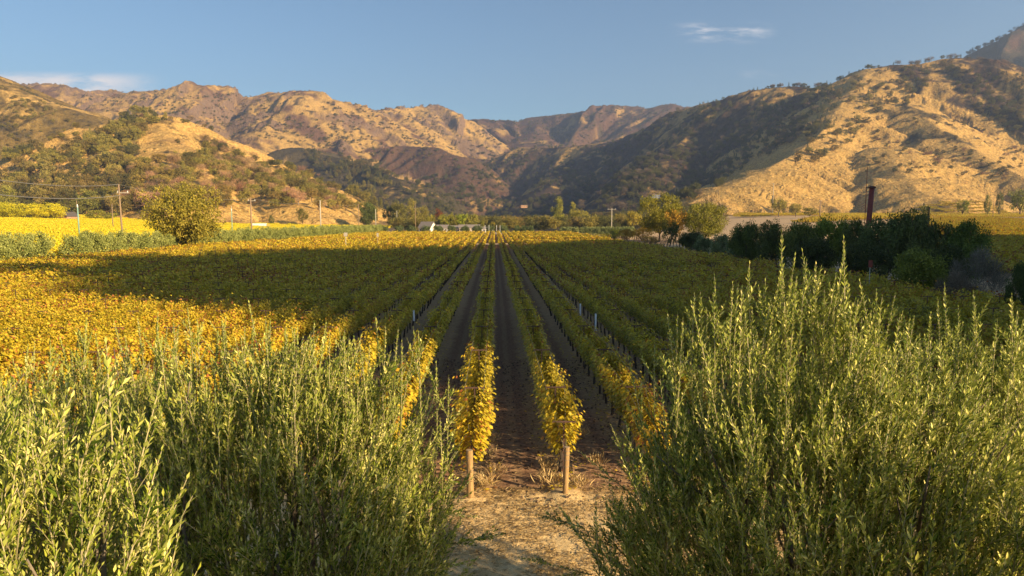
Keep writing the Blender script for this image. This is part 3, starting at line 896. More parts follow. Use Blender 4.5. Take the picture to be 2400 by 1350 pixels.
# ------------------------------------------------------------------ trees
def branchy(seed, height, spread, trunk_h, n_limb, r0, lean=0.0, up=0.6):
    """trunk and limbs; returns MB and limb tips/centres"""
    g_ = random.Random(seed)
    mb = MB()
    top = Vector((lean * height, 0, trunk_h))
    mb.tube([(0, 0, -.4), (lean * height * .4, 0, trunk_h * .5), top], [r0 * 1.25, r0, r0 * .85], 7)
    tips = []
    for i in range(n_limb):
        a = 2 * math.pi * (i + g_.uniform(-.3, .3)) / n_limb
        f = g_.uniform(.55, 1.0)
        e = Vector((math.cos(a) * spread * f, math.sin(a) * spread * f, trunk_h + (height - trunk_h) * g_.uniform(.25, .9)))
        mid = top.lerp(e, .5) + Vector((g_.uniform(-.1, .1), g_.uniform(-.1, .1), g_.uniform(0, .15))) * spread
        mb.tube([top - Vector((0, 0, .1 * trunk_h)), mid, e], [r0 * .6, r0 * .35, r0 * .1], 5)
        tips += [mid.lerp(e, .4), e]
        for _ in range(3):
            e2 = mid.lerp(e, g_.uniform(.2, .9)) + Vector((g_.uniform(-1, 1), g_.uniform(-1, 1), g_.uniform(-.1, .8))) * spread * .35
            mb.tube([mid.lerp(e, .3), e2], [r0 * .22, r0 * .06], 4)
            tips.append(e2)
    return mb, tips
def tree_kind(seed, height, spread, trunk_h, shape='round', n_clump=60, per=46, leaf=.3, mat='crown', sparse=1.0, r0=None, dead=False):
    """(crown mesh, trunk mesh): foliage clumps spread through the crown's volume, gaps between them"""
    g_ = np.random.default_rng(seed)
    r0 = r0 or height * .028
    cs, rs = [], []
    if shape == 'cone':
        mb = MB(); mb.tube([(0, 0, -.4), (0, 0, height * .97)], [r0, r0 * .15], 6)
        for i in range(n_clump):
            t = (i + g_.random()) / n_clump
            z = trunk_h + (height - trunk_h) * t
            rr = spread * (1 - t) ** .8 * (.45 + .55 * g_.random()) * (1 + .25 * math.sin(7 * t * math.pi))
            a = i * 2.4 + g_.normal(0, .3)
            cs.append((rr * math.cos(a), rr * math.sin(a), z)); rs.append(spread * .28 * (1.15 - t))
    else:
        mb, tips = branchy(seed, height, spread * .85, trunk_h, 6, r0)
        hc = (height - trunk_h * (.75 if shape != 'shrub' else 1)) / 2
        zc = height - hc
        n = 0
        while n < n_clump:
            u_ = unit(g_.normal(size=(1, 3)))[0]
            f = g_.random() ** .35
            px_ = np.array([u_[0] * spread, u_[1] * spread, u_[2] * hc]) * f * .88
            if shape == 'flat' and u_[2] < -.3: continue
            if fbm(np.array([px_[0] / spread * 1.7 + seed]), np.array([px_[2] / hc * 1.7 + px_[1] / spread]), 1)[0] < -.12 * sparse: continue
            cs.append((px_[0], px_[1], zc + px_[2])); rs.append(min(spread, hc) * g_.uniform(.16, .34)); n += 1
        for tp in tips:
            if shape != 'shrub' and g_.random() < .6:
                cs.append(tuple(tp)); rs.append(min(spread, hc) * .2)
    cs, rs = np.array(cs), np.array(rs)
    N = len(cs) * per
    ci = np.repeat(np.arange(len(cs)), per)
    d = unit(g_.normal(size=(N, 3))); d[:, 2] = d[:, 2] * .8 + .1
    base = cs[ci] + d * (rs[ci] * (.35 + .65 * g_.random(N) ** .5))[:, None]
    if dead:
        ax = unit(d * .7 + g_.normal(size=(N, 3)) * .3 + np.array([0, 0, .5]))
        L = leaf * 2.2 * (.5 + g_.random(N)); W = L * .05
    else:
        ax = unit(d + g_.normal(size=(N, 3)) * .7)
        L = leaf * (.6 + .8 * g_.random(N)); W = L * .75
    if shape == 'cone':
        ax = unit(d * .5 + g_.normal(size=(N, 3)) * .4 + np.array([0, 0, .5])); W = L * .4
    nrm = unit(d + g_.normal(size=(N, 3)) * .6 + np.array([0, 0, .4]))
    clump_r = g_.random(len(cs))
    rnd = np.clip(.55 * g_.random(N) + .45 * clump_r[ci], 0, 1)
    crown = leafmesh('crown_%d' % seed, [(base, ax, nrm, L, W, CARD, rnd)], None, [M[mat]])
    return crown, mb.mesh('trunk_%d' % seed, M['dead_wood'] if dead else M['bark'], True)
K = {
    'oak': [tree_kind(101 + i, 12, 9.5, 1.9, 'round', 190, 75, .34, sparse=.9) for i in range(2)],
    'oak_small': [tree_kind(111 + i, 8, 5, 1.8, 'round', 44, 42, .38) for i in range(4)],
    'poplar': [tree_kind(121 + i, 14, 4.2, 2.5, 'round', 70, 46, .36, sparse=.8) for i in range(2)],
    'bush': [tree_kind(131 + i, 5, 3.4, .3, 'shrub', 60, 60, .22) for i in range(3)],
    'dark_bush': [tree_kind(141 + i, 8, 4.6, .4, 'shrub', 210, 95, .24, sparse=.2) for i in range(3)],
    'pine': [tree_kind(151 + i, 15, 3.6, 1.6, 'cone', 70, 34, .5, mat='pine') for i in range(3)],
    'dead': [tree_kind(161 + i, 9, 4.6, 2, 'round', 50, 40, .5, mat='twigs', dead=True) for i in range(3)],
    'bare_shrub': [tree_kind(171, 5, 3.4, .3, 'shrub', 70, 70, .30, mat='twigs', dead=True)],
    'hedge': [tree_kind(181 + i, 4.0, 2.75, .15, 'shrub', 150, 70, .17, mat='hedge_leaf', sparse=.3) for i in range(4)],
}
NOM = {'oak': (12, 9.5), 'oak_small': (8, 5), 'poplar': (14, 4.2), 'bush': (5, 3.4), 'dark_bush': (8, 4.6), 'pine': (15, 3.6), 'dead': (9, 4.6), 'bare_shrub': (5, 3.4), 'hedge': (4.0, 2.75)}
def plant(name, kind, x, y_, z, h, wdt, tint, lab, cat, group=None, parts=True, var=None):
    cm, tm = K[kind][var if var is not None else random.randrange(len(K[kind]))]
    H0, W0 = NOM[kind]
    sx, sz = wdt / (2 * W0), h / H0
    if parts:
        o = empty(name, (x, y_, z - .1), random.uniform(0, 6.28), label=lab, cat=cat, group=group)
        o.scale = (sx, sx, sz)
        c = mobj('crown', cm, o, kind='stuff'); c.color = (*tint, 1)
        mobj('trunk', tm, o)
    else:
        o = mobj(name, cm, loc=(x, y_, z - .1), label=lab, cat=cat, group=group)
        o.rotation_euler = (0, 0, random.uniform(0, 6.28)); o.scale = (sx, sx, sz); o.color = (*tint, 1)
    return o
def tree_px(name, kind, px, ptop, wpx, Y_, tint, lab, cat='tree', group=None, var=None, base=None):
    """a tree whose top is seen at (px, ptop), wpx pixels wide, at distance Y_, standing on the ground there"""
    t = P(px, ptop, Y_)
    z = base if base is not None else H(t.x, Y_)
    return plant(name, kind, t.x, Y_, z, max(1.5, t.z - z), wpx * Y_ / F, tint, lab, cat, group, True, var)

GRN, DRK, YEL, OLV, GRY, ORG = (1, 1, 1), (.62, .72, .6), (2.3, 1.9, .6), (1.5, 1.35, .9), (1.5, 1.4, 1.3), (2.2, 1.3, .6)
# big oak and trees at the edge of the yellow vineyard
tree_px('oak_tree', 'oak', 432, 428, 195, 150, (1.9, 1.6, .75), 'large spreading olive-green oak standing alone in the yellow vineyard', 'tree', var=0)
tree_px('walnut_tree', 'oak', 22, 474, 110, 420, (4.6, 4.0, .5), 'bright yellow-green tree at the far left edge of the yellow vineyard', 'tree')
tree_px('walnut_tree', 'oak', 105, 474, 100, 430, (4.8, 4.1, .5), 'bright yellow-green tree beside the small brick-coloured gable', 'tree')
tree_px('oak_tree', 'oak_small', 165, 465, 60, 520, (1.2, 1.1, .8), 'dull green tree behind the small gable', 'tree')
tree_px('oak_tree', 'poplar', 205, 440, 60, 560, (1.7, 1.65, 1.1), 'tall grey-green tree behind the green-sleeved pole', 'tree')
tree_px('bush', 'bush', 238, 490, 70, 480, (2.2, 2.0, .7), 'pale green bush between the green-sleeved pole and the short pole', 'bush')
tree_px('oak_tree', 'poplar', 10, 430, 60, 560, (1.9, 1.8, 1.1), 'tall pale tree above the yellow-green trees at the far left', 'tree')
tree_px('oak_tree', 'oak_small', 708, 482, 28, 540, (1.3, 1.1, .7), 'small lone oak on the pale grass bank', 'tree')
tree_px('bush', 'bush', 636, 502, 14, 540, (.8, .9, .7), 'small dark round bush beside the white trailer', 'bush')
tree_px('oak_tree', 'dark_bush', 862, 474, 46, 560, (1.0, 1.15, .8), 'dense dark green oak above the far end of the yellow vineyard', 'tree')
tree_px('oak_tree', 'oak_small', 912, 476, 36, 560, (.9, .9, .7), 'dark-trunked oak right of the dense dark green oak', 'tree')
tree_px('oak_tree', 'oak_small', 936, 470, 42, 555, (1.2, 1.1, .8), 'brown-green oak between the dark-trunked oak and the tall tree by the white house', 'tree')
tree_px('tall_tree', 'poplar', 968, 463, 34, 520, (1.8, 1.55, .95), 'tall pale brown-green tree left of the white house', 'tree')
tree_px('tall_tree', 'poplar', 990, 480, 34, 525, (1.6, 1.4, .8), 'shorter brown-green tree just behind the white house', 'tree')
tree_px('red_tree', 'oak_small', 1028, 487, 26, 560, (1.5, .5, .45), 'dark red-leaved tree behind the white house', 'tree')
for px, pt, wp, tt, lb in [(1008, 500, 26, (1.9, 1.7, .7), 'small yellow-green tree over the white house roof'), (1040, 500, 34, (1.9, 1.8, .7), 'yellow-green tree in front of the red tree'),
                           (1056, 497, 26, (1.7, 1.6, .7), 'thin green tree between the red tree and the bright green tree'),
                           (1082, 496, 34, (2.2, 2.4, .6), 'bright green round tree among the low farm buildings'), (1108, 497, 30, (2.0, 1.8, 1.0), 'pale green open tree right of the bright green round tree'),
                           (1130, 514, 14, (1.6, 1.5, .7), 'small round tree beside the last farm building'), (1155, 517, 14, (2.0, 1.6, .7), 'tiny yellow tree beside the vineyard gate'),
                           (1178, 519, 14, (1.6, 1.5, .7), 'tiny green tree right of the vineyard gate')]:
    tree_px('garden_tree', 'oak_small', px, pt, wp, 425, tt, lb, 'tree')
tree_px('round_tree', 'dark_bush', 1206, 509, 36, 520, (2.6, 1.6, .9), 'brown round-crowned tree by the far end of the rows', 'tree')
# right of the far end
tree_px('tall_tree', 'poplar', 1308, 458, 34, 520, (2.4, 2.2, 1.2), 'tall pale green tree, highest of the trees right of the rows', 'tree')
tree_px('oak_tree', 'oak_small', 1314, 500, 42, 500, (2.3, 2.1, .7), 'yellow-green oak at the foot of the tall pale green tree', 'tree')
tree_px('tall_tree', 'poplar', 1343, 470, 22, 540, (2.1, 1.9, 1.1), 'slim pale tree behind the wide oak', 'tree')
tree_px('oak_tree', 'oak', 1360, 492, 60, 500, (2.1, 1.8, .7), 'wide dull yellow oak right of the tall pale green tree', 'tree', var=1)
tree_px('slim_tree', 'poplar', 1396, 500, 12, 470, (2.2, 2.0, 1.1), 'very slim pale tree right of the wide oak', 'tree')
tree_px('oak_tree', 'oak_small', 1434, 501, 46, 480, (1.7, 1.4, .8), 'brown-green oak behind the pale utility pole', 'tree')
tree_px('oak_tree', 'oak_small', 1456, 496, 30, 470, (1.9, 1.5, .9), 'brownish oak right of the pale utility pole', 'tree')
tree_px('oak_tree', 'oak_small', 1486, 489, 40, 400, (2.2, 1.8, .8), 'pale yellow-brown oak left of the big oak by the vineyard', 'tree')
tree_px('oak_tree', 'oak', 1548, 450, 120, 235, (2.1, 1.85, .7), 'big yellow-green oak, tallest by the vineyard edge', 'tree', var=0)
tree_px('oak_tree', 'oak_small', 1585, 485, 60, 215, (3.0, 1.8, .8), 'orange-tinted tree in front of the big yellow-green oak', 'tree')
tree_px('oak_tree', 'oak', 1655, 472, 125, 215, (1.7, 1.6, .7), 'broad green oak right of the big yellow-green oak', 'tree', var=1)
tree_px('bare_tree', 'dead', 1665, 462, 90, 225, (1, 1, 1), 'bare-branched tree rising behind the broad green oak', 'tree')
tree_px('oak_tree', 'oak_small', 1572, 513, 46, 165, (.7, .8, .6), 'small dark oak standing in front of the orange-tinted tree', 'tree')
tree_px('bush', 'dark_bush', 1620, 538, 60, 150, (.6, .7, .55), 'dark bush below the broad green oak', 'bush')
for i, (px, pt, wp, Y_, tt, lb) in enumerate([(1412, 546, 60, 260, (2.2, 1.9, .9), 'sunlit bush at the end of the clipped hedge'), (1470, 536, 55, 240, (3.0, 1.9, .6), 'orange-yellow bush past the clipped hedge'),
                                              (1505, 532, 55, 230, (3.4, 2.1, .6), 'bright orange-yellow bush under the big yellow-green oak'), (1525, 552, 46, 200, (1.2, 1.0, .6), 'brown-green low bush in front of the orange-yellow bushes'),
                                              (1440, 534, 40, 250, (1.4, 1.6, .6), 'green bush between the clipped hedge and the orange bushes')]):
    tree_px('bush', 'bush', px, pt, wp, Y_, tt, lb, 'bush', 'bushes past the clipped hedge')
for i, (px, pt, wp, Y_) in enumerate([(1650, 548, 50, 130), (1690, 545, 52, 122), (1727, 552, 50, 112), (1765, 556, 50, 104)]):
    tree_px('olive_bush', 'hedge', px, pt, wp, Y_, (.9, 1.0, .9), 'grey-green olive bush in shade, %s from the left in front of the dark trees' % ordn(i + 1), 'bush', 'shaded olive bushes')
for kind, px, pt, wp, Y_, tt, lb in [
        ('dark_bush', 1748, 512, 74, 118, (.95, 1.15, .8), 'dark flat-topped tree at the left end of the dark tree line'),
        ('dark_bush', 1808, 514, 80, 112, (.9, 1.0, .8), 'dark dense tree, second in the dark tree line'),
        ('dark_bush', 1868, 509, 96, 108, (1.1, 1.25, .8), 'broad dark green tree with a lighter top, third in the dark tree line'),
        ('dark_bush', 1950, 500, 110, 108, (1.3, 1.6, .7), 'dark tree with fresh green top left of the red column'),
        ('dark_bush', 2010, 512, 80, 100, (.9, 1.0, .75), 'dark tree hiding the foot of the red column'),
        ('dark_bush', 2085, 490, 130, 92, (1.0, 1.2, 1.05), 'tallest dark grey-green tree right of the red column'),
        ('dark_bush', 2150, 486, 110, 90, (1.0, 1.15, 1.05), 'dark grey-green tree beside the tallest one'),
        ('oak_small', 2205, 500, 70, 88, (.8, .95, .9), 'thin-topped grey-green tree in the dark tree line'),
        ('dark_bush', 2272, 514, 110, 86, (.9, 1.2, .7), 'dark round tree at the right end of the dark tree line'),
        ('dark_bush', 1905, 545, 100, 92, (.5, .6, .5), 'low dark bush in front of the broad dark green tree'),
        ('dark_bush', 2030, 560, 120, 84, (.5, .6, .5), 'low dark bush below the red column'),
        ('dark_bush', 2225, 570, 100, 76, (.5, .6, .5), 'low dark bush behind the round green bush'),
        ('dark_bush', 2165, 574, 130, 68, (1.3, 1.45, .7), 'round green bush in front of the dark tree line'),
        ('bare_shrub', 2300, 590, 130, 64, (.8, .95, 1.0), 'grey leafless shrub right of the round green bush'),
        ('bare_shrub', 2240, 640, 90, 60, (.8, .85, .8), 'low grey leafless shrub below the round green bush'),
        ('dark_bush', 2400, 612, 70, 52, (.55, .75, .55), 'dark bush cut by the right edge of the view'),
        ('oak_small', 2395, 438, 60, 520, (1.6, 1.6, .9), 'grey-green oak at the foot of the golden hill, far right'),
        ('bush', 2345, 448, 18, 560, (1.0, 1.1, .9), 'small dark tree left of the far right oak'),
        ('bush', 2318, 452, 18, 560, (1.4, 1.4, .9), 'small pale bush on the foot of the golden hill'),
        ('oak_small', 2258, 466, 34, 500, (1.9, 1.9, 1.0), 'pale square-crowned tree in the terraced vineyard'),
        ('oak_small', 2170, 478, 26, 440, (1.6, 1.5, .9), 'small pale tree above the dark tree line'),
        ('oak_small', 1826, 462, 44, 560, (2.3, 1.9, 1.1), 'pale yellowish oak below the golden hill'),
        ('oak_small', 1866, 474, 34, 560, (2.3, 1.9, 1.1), 'smaller pale oak right of the pale yellowish one'),
        ('oak_small', 1898, 484, 40, 500, (2.0, 1.7, 1.0), 'low pale oak above the dark tree line')]:
    Y_ = Y_ * .84 if Y_ < 120 else Y_
    tree_px('tree' if 'bush' not in lb and 'shrub' not in lb and 'oak' not in lb else ('oak_tree' if 'oak' in lb else 'bush'), kind, px, pt, wp, Y_, tt, lb, 'bush' if ('bush' in lb or 'shrub' in lb) else 'tree')

# olive hedge between the two vineyards
y_ = 82.0; n = 0
hx = lambda yy: np.interp(yy, [80, 124, 163, 215, 300, 370], [-70, -70, -69, -65, -61, -58])
while y_ < 350:
    n += 1
    if not 108 < y_ < 111.5:
        plant('olive_bush', 'hedge', hx(y_) + random.uniform(-.4, .4), y_, 0, random.uniform(4.9, 5.6), random.uniform(5.0, 5.8), (1.35, 1.35, .85),
              'round grey-green olive bush, %s from the near end of the long hedge' % ordn(n), 'bush', 'olive bushes of the long hedge')
    y_ += random.uniform(4.6, 5.3)
for i, (px, wp) in enumerate([(898, 26), (935, 24), (963, 26), (998, 26), (1026, 30), (1058, 24), (1089, 24), (1119, 28), (1149, 24), (1180, 24), (1212, 18), (1228, 18), (1243, 20)]):
    tree_px('olive_bush', 'hedge', px, 527.0, wp, 362, (.62, .72, .6), 'dark clipped bush, %s from the left in the row across the far end' % ordn(i + 1), 'bush', 'clipped bushes across the far end of the rows')
for i in range(26):
    px = 1318 + i * 6.6
    if i == 6: continue
    tree_px('olive_tree', 'hedge', px, 530.5 - i * .05, 15, 372 - i * 4.2, (1.15, 1.2, 1.0), 'clipped olive tree, %s from the left in the hedge right of the rows' % ordn(i + 1), 'tree', 'clipped olives right of the rows')

# ------------------------------------------------------------------ trees and scrub on the hillsides, found by looking along the ray
def hit(px, py, t0=450.0, t1=3800.0, steps=420):
    px, py = np.asarray(px, float), np.asarray(py, float)
    x, z = (px - 1200.0) / F, (675.0 - py) / F
    y2 = math.cos(PITCH) + z * math.sin(PITCH); z2 = -math.sin(PITCH) + z * math.cos(PITCH)
    x3 = x * math.cos(YAW) + y2 * math.sin(YAW); y3 = -x * math.sin(YAW) + y2 * math.cos(YAW)
    a, b = x3 / y3, z2 / y3
    out = np.full(len(px), np.nan)
    act = np.arange(len(px))
    for t in np.geomspace(t0, t1, steps):
        if not len(act): break
        h = terrain_fast(a[act] * t, np.full(len(act), t))
        k = h > CAMZ + b[act] * t
        out[act[k]] = t
        act = act[~k]
    return a * out, out
# quick lookup of the already computed hills grid
_tg = np.linspace(math.tan(R(-43.5)), math.tan(R(45.5)), 860)
_rad = rad.copy()
def terrain_fast(x, y_):
    c = np.clip((x / y_ - _tg[0]) / (_tg[1] - _tg[0]), 0, 858.99); r = np.clip(np.interp(y_, _rad, np.arange(len(_rad))), 0, len(_rad) - 1.01)
    c0, r0 = c.astype(int), r.astype(int); fc, fr = c - c0, r - r0
    return (Z[r0, c0] * (1 - fc) + Z[r0, c0 + 1] * fc) * (1 - fr) + (Z[r0 + 1, c0] * (1 - fc) + Z[r0 + 1, c0 + 1] * fc) * fr
def in_poly(px, py, poly):
    ins = np.zeros(len(px), bool)
    for (x1, y1), (x2, y2) in zip(poly, poly[1:] + poly[:1]):
        c = ((y1 > py) != (y2 > py)) & (px < (x2 - x1) * (py - y1) / (y2 - y1 + 1e-9) + x1)
        ins ^= c
    return ins
REG = [  # polygon, how many, kinds, height range, tints, zone words
    ([(0, 370), (120, 360), (220, 300), (330, 268), (400, 275), (330, 330), (300, 400), (290, 505), (0, 505)], 420, ['oak_small', 'oak_small', 'pine', 'bush', 'poplar'], (8, 16), [(1.5, 1.1, 1.0), (2.1, 1.6, 1.4), (2.4, 1.95, 1.6), (.8, .72, .7)], 'shaded fold left of the golden knob'),
    ([(300, 400), (480, 370), (620, 410), (800, 460), (880, 495), (760, 500), (560, 490), (300, 500)], 430, ['oak_small', 'oak_small', 'dead', 'oak_small', 'poplar'], (8, 14), [(1.8, 1.25, 1.0), (2.2, 1.65, 1.2), (1.1, .9, .75), (2.4, 1.8, 1.35)], 'wooded foot of the near hill'),
    ([(470, 330), (600, 372), (740, 415), (860, 465), (800, 480), (640, 420), (500, 390)], 130, ['oak_small', 'bush', 'dead'], (6, 11), [(1.2, 1.1, .7), (.8, .85, .6), (1.6, 1.4, .9)], 'ridge of the near hill'),
    ([(740, 385), (870, 400), (945, 450), (940, 500), (880, 500), (800, 450)], 130, ['pine', 'pine', 'oak_small', 'poplar'], (10, 18), [(1.6, 1.4, .9), (2.0, 1.6, 1.1), (1.0, 1.0, .7)], 'tall stand at the right foot of the near hill'),
    ([(300, 290), (460, 320), (480, 390), (330, 400)], 26, ['bush', 'oak_small'], (3, 6), [(1.0, 1.0, .7), (1.4, 1.2, .8)], 'golden knob of the near hill'),
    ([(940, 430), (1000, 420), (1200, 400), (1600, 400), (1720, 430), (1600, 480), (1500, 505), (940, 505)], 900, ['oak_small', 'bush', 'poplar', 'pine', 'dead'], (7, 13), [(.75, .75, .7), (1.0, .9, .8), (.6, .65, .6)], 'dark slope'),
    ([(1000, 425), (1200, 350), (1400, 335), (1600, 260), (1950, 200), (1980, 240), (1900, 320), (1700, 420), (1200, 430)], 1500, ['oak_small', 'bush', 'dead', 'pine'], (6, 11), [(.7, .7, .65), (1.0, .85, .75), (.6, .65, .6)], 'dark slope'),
    ([(1950, 190), (2160, 152), (2200, 200), (2050, 300), (1930, 380), (1850, 400), (1900, 300)], 170, ['oak_small', 'pine', 'bush'], (6, 12), [(1.1, 1.1, .7), (.8, .9, .7), (1.7, 1.6, .9)], 'top of the golden spur'),
    ([(2000, 250), (2400, 300), (2400, 440), (2000, 400)], 140, ['bush', 'oak_small', 'dead'], (3, 7), [(.9, .9, .6), (1.3, 1.1, .7)], 'golden slope'),
    ([(2200, 150), (2400, 180), (2400, 330), (2300, 280)], 200, ['oak_small', 'bush', 'pine'], (5, 10), [(.9, .95, .7), (1.2, 1.1, .8)], 'far right slope'),
    ([(0, 200), (120, 250), (300, 330), (200, 340), (0, 380)], 150, ['bush', 'bush', 'oak_small'], (4, 8), [(1.1, 1.2, .6), (1.5, 1.4, .7)], 'left slope'),
    ([(430, 215), (1000, 260), (1080, 300), (1080, 400), (700, 340), (430, 300), (200, 260), (200, 225)], 900, ['bush', 'oak_small', 'dead'], (5, 9), [(.9, .9, .7), (1.1, .9, .7)], 'rocky range'),
    ([(700, 350), (880, 380), (960, 430), (900, 440), (740, 400)], 260, ['oak_small', 'pine'], (8, 14), [(.9, .95, .7), (1.1, 1.0, .8)], 'middle ridge'),
    ([(1090, 290), (1500, 255), (1600, 260), (1400, 330), (1100, 390)], 500, ['oak_small', 'pine', 'dead'], (7, 12), [(.8, .85, .8), (1.0, .9, .8)], 'far ridge'),
    ([(930, 500), (1250, 503), (1500, 500), (1700, 490), (1700, 516), (1300, 518), (930, 518)], 420, ['oak_small', 'bush', 'poplar'], (6, 10), [(.85, .85, .7), (1.2, 1.05, .8), (.75, .8, .65)], 'far flat'),
]
NEARREG = {0, 1, 2, 3, 4}
allpts = []
for ri, (poly, cnt, kinds, hr, tints, words_) in enumerate(REG):
    pa = np.array(poly, float)
    px = rng.uniform(pa[:, 0].min(), pa[:, 0].max(), cnt * 6); py = rng.uniform(pa[:, 1].min(), pa[:, 1].max(), cnt * 6)
    k = in_poly(px, py, poly); px, py = px[k][:int(cnt * 1.55)], py[k][:int(cnt * 1.55)]
    x, y2 = hit(px, py)
    ok = ~np.isnan(y2)
    cl = fbm(x / 110.0 + ri, y2 / 110.0, 3)
    ok &= (cl > -.02) | (rng.random(len(cl)) < .22)
    for a, b, c, d in zip(px[ok], py[ok], x[ok], y2[ok]):
        allpts.append((ri, a, b, c, d, random.choice(kinds), random.uniform(*hr), random.choice(tints)))
# the ones that show largest become trees of their own
allpts.sort(key=lambda t: -t[6] / t[4])
HILLT = 215
side_words = ['far left', 'left', 'middle', 'right']
cnt = {}
KN = {'oak_small': 'oak_tree', 'pine': 'pine_tree', 'bush': 'bush', 'poplar': 'grey_pine_tree', 'dead': 'bare_tree'}
KW = {'oak_small': 'oak', 'pine': 'conical pine', 'bush': 'low shrub', 'poplar': 'tall grey pine', 'dead': 'bare tree'}
individuals = [t for t in allpts if t[0] in NEARREG][:HILLT]
chosen = set(id(t) for t in individuals)
def above_what(px):
    marks = [(20, 'the leftmost yellow-green tree'), (105, 'the yellow-green tree'), (160, 'the brick-coloured gable'), (182, 'the green-sleeved pole'), (262, 'the short brown pole'), (282, 'the tall utility pole'),
             (360, 'the big oak on its left'), (440, 'the middle of the oak'), (500, 'the big oak on its right'), (542, 'the thin pale pole'), (587, 'the second utility pole'), (612, 'the white trailer'),
             (650, 'the dark round bush'), (708, 'the small lone oak'), (750, 'the third utility pole'), (800, 'the pale grass bank'), (840, 'the fourth utility pole'), (881, 'the fifth utility pole'), (940, 'the brown-green oak')]
    return min(marks, key=lambda m: abs(m[0] - px))[1]
used = {}
groups_ = {}
for t in individuals:
    groups_.setdefault((above_what(t[1]), t[5]), []).append(t)
for (mark, kd), lst in groups_.items():
    lst.sort(key=lambda t: -t[2])
    for i, t in enumerate(lst):
        ri, px, py, x, yy, kind, hh, tt = t
        which = '' if len(lst) == 1 else ('lowest ' if i == 0 else ('topmost ' if i == len(lst) - 1 else ordn(i + 1) + ' lowest '))
        lab = ('%s%s on the near hill above %s' % (which, KW[kind], mark))
        plant(KN[kind], kind, x, yy, float(terrain_fast(np.array([x]), np.array([yy]))[0]), hh, hh * {'pine': .5, 'poplar': .6, 'bush': 1.2}.get(kind, 1.1), tt, lab, 'shrub' if kind == 'bush' else 'tree', 'trees on the near hill')

woods_src, woods_ids = [], {}
def tinted(kind, var, tint, nm):
    key = (kind, var, nm)
    if key not in woods_ids:
        base_mat = M['twigs'] if kind == 'dead' else M['pine'] if kind == 'pine' else M['crown']
        mk = 'm_%s_%s' % (base_mat.name, nm)
        if mk not in M:
            mm = base_mat.copy()
            for nd in mm.node_tree.nodes:
                if nd.type == 'MIX' and nd.blend_type == 'MULTIPLY':
                    for l in list(nd.inputs[7].links): mm.node_tree.links.remove(l)
                    nd.inputs[7].default_value = (*tint, 1)
            M[mk] = mm
        me = K[kind][var][0].copy(); me.materials[0] = M[mk]
        woods_ids[key] = len(woods_src); woods_src.append(me)
    return woods_ids[key]
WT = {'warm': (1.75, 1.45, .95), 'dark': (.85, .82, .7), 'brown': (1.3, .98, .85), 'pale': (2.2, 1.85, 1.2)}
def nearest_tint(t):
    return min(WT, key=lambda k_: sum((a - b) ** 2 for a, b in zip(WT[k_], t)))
pos, ro, sc, vi = [], [], [], []
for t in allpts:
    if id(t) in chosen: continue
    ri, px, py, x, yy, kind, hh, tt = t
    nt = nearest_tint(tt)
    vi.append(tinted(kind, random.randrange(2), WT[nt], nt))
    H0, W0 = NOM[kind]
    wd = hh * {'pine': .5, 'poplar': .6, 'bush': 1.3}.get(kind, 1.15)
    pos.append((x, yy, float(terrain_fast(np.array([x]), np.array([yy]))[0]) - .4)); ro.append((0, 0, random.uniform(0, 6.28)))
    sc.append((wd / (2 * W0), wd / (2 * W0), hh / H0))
for _ in range(330):
    yy = random.uniform(420, 640); x = yy * random.uniform(-.15, .27)
    kind = random.choice(['oak_small', 'oak_small', 'bush', 'poplar']); hh = random.uniform(5, 11)
    nt = random.choice(['dark', 'dark', 'brown', 'warm']); H0, W0 = NOM[kind]; wd = hh * 1.2
    vi.append(tinted(kind, random.randrange(2), WT[nt], nt)); pos.append((x, yy, hv(x, yy) - .3)); ro.append((0, 0, random.uniform(0, 6.28))); sc.append((wd / (2 * W0), wd / (2 * W0), hh / H0))
# skyline trees of the ridges
for nm, px0, px1, cnt_, hr in [('D', 1640, 2330, 90, (7, 14)), ('E', 2262, 2400, 30, (12, 24)), ('B', 100, 1080, 60, (5, 11)), ('C', 1280, 1600, 50, (6, 10)), ('A', 0, 150, 30, (4, 8))]:
    w3 = next(r[1] for r in RR if r[0] == nm)
    pxs = pix(w3[:, 0], w3[:, 1], w3[:, 2])[0]
    o_ = np.argsort(pxs)
    for q in rng.uniform(px0, px1, cnt_):
        x = np.interp(q, pxs[o_], w3[o_, 0]); yy = np.interp(q, pxs[o_], w3[o_, 1])
        kind = random.choice(['oak_small', 'pine', 'bush', 'bush', 'dead']); hh = random.uniform(*hr) * (.6 if kind == 'bush' else .85)
        H0, W0 = NOM[kind]; wd = hh * (.45 if kind == 'pine' else 1.1)
        vi.append(tinted(kind, random.randrange(2), WT['dark'], 'dark'))
        pos.append((x, yy, float(terrain_fast(np.array([x]), np.array([yy]))[0]) - 1.6)); ro.append((0, 0, random.uniform(0, 6.28))); sc.append((wd / (2 * W0), wd / (2 * W0), hh / H0))
scatter('hillside_woods', pos, ro, sc, vi, woods_src, label='scattered oaks, pines and scrub over the far hillsides', cat='woods')
# unseen trees, softening the shade edge of the knoll
pos, ro, sc, vi = [], [], [], []
for _ in range(900):
    i, j = random.randrange(4, 108), random.randrange(2, 58)
    if kz[i, j] < 3: continue
    hh = random.uniform(4, 7) if pp[i, j] > 48 else random.uniform(9, 16)
    pos.append((kx[i, j], ky[i, j], kz[i, j] - .3)); ro.append((0, 0, random.uniform(0, 6.28))); sc.append((hh / 10,) * 2 + (hh / 8,))
    vi.append(random.choice([v_ for k_, v_ in woods_ids.items() if k_[0] == 'oak_small']))
scatter('shade_knoll_woods', pos, ro, sc, vi, woods_src, label='unseen oak wood on the knoll beside the vineyard', cat='woods')

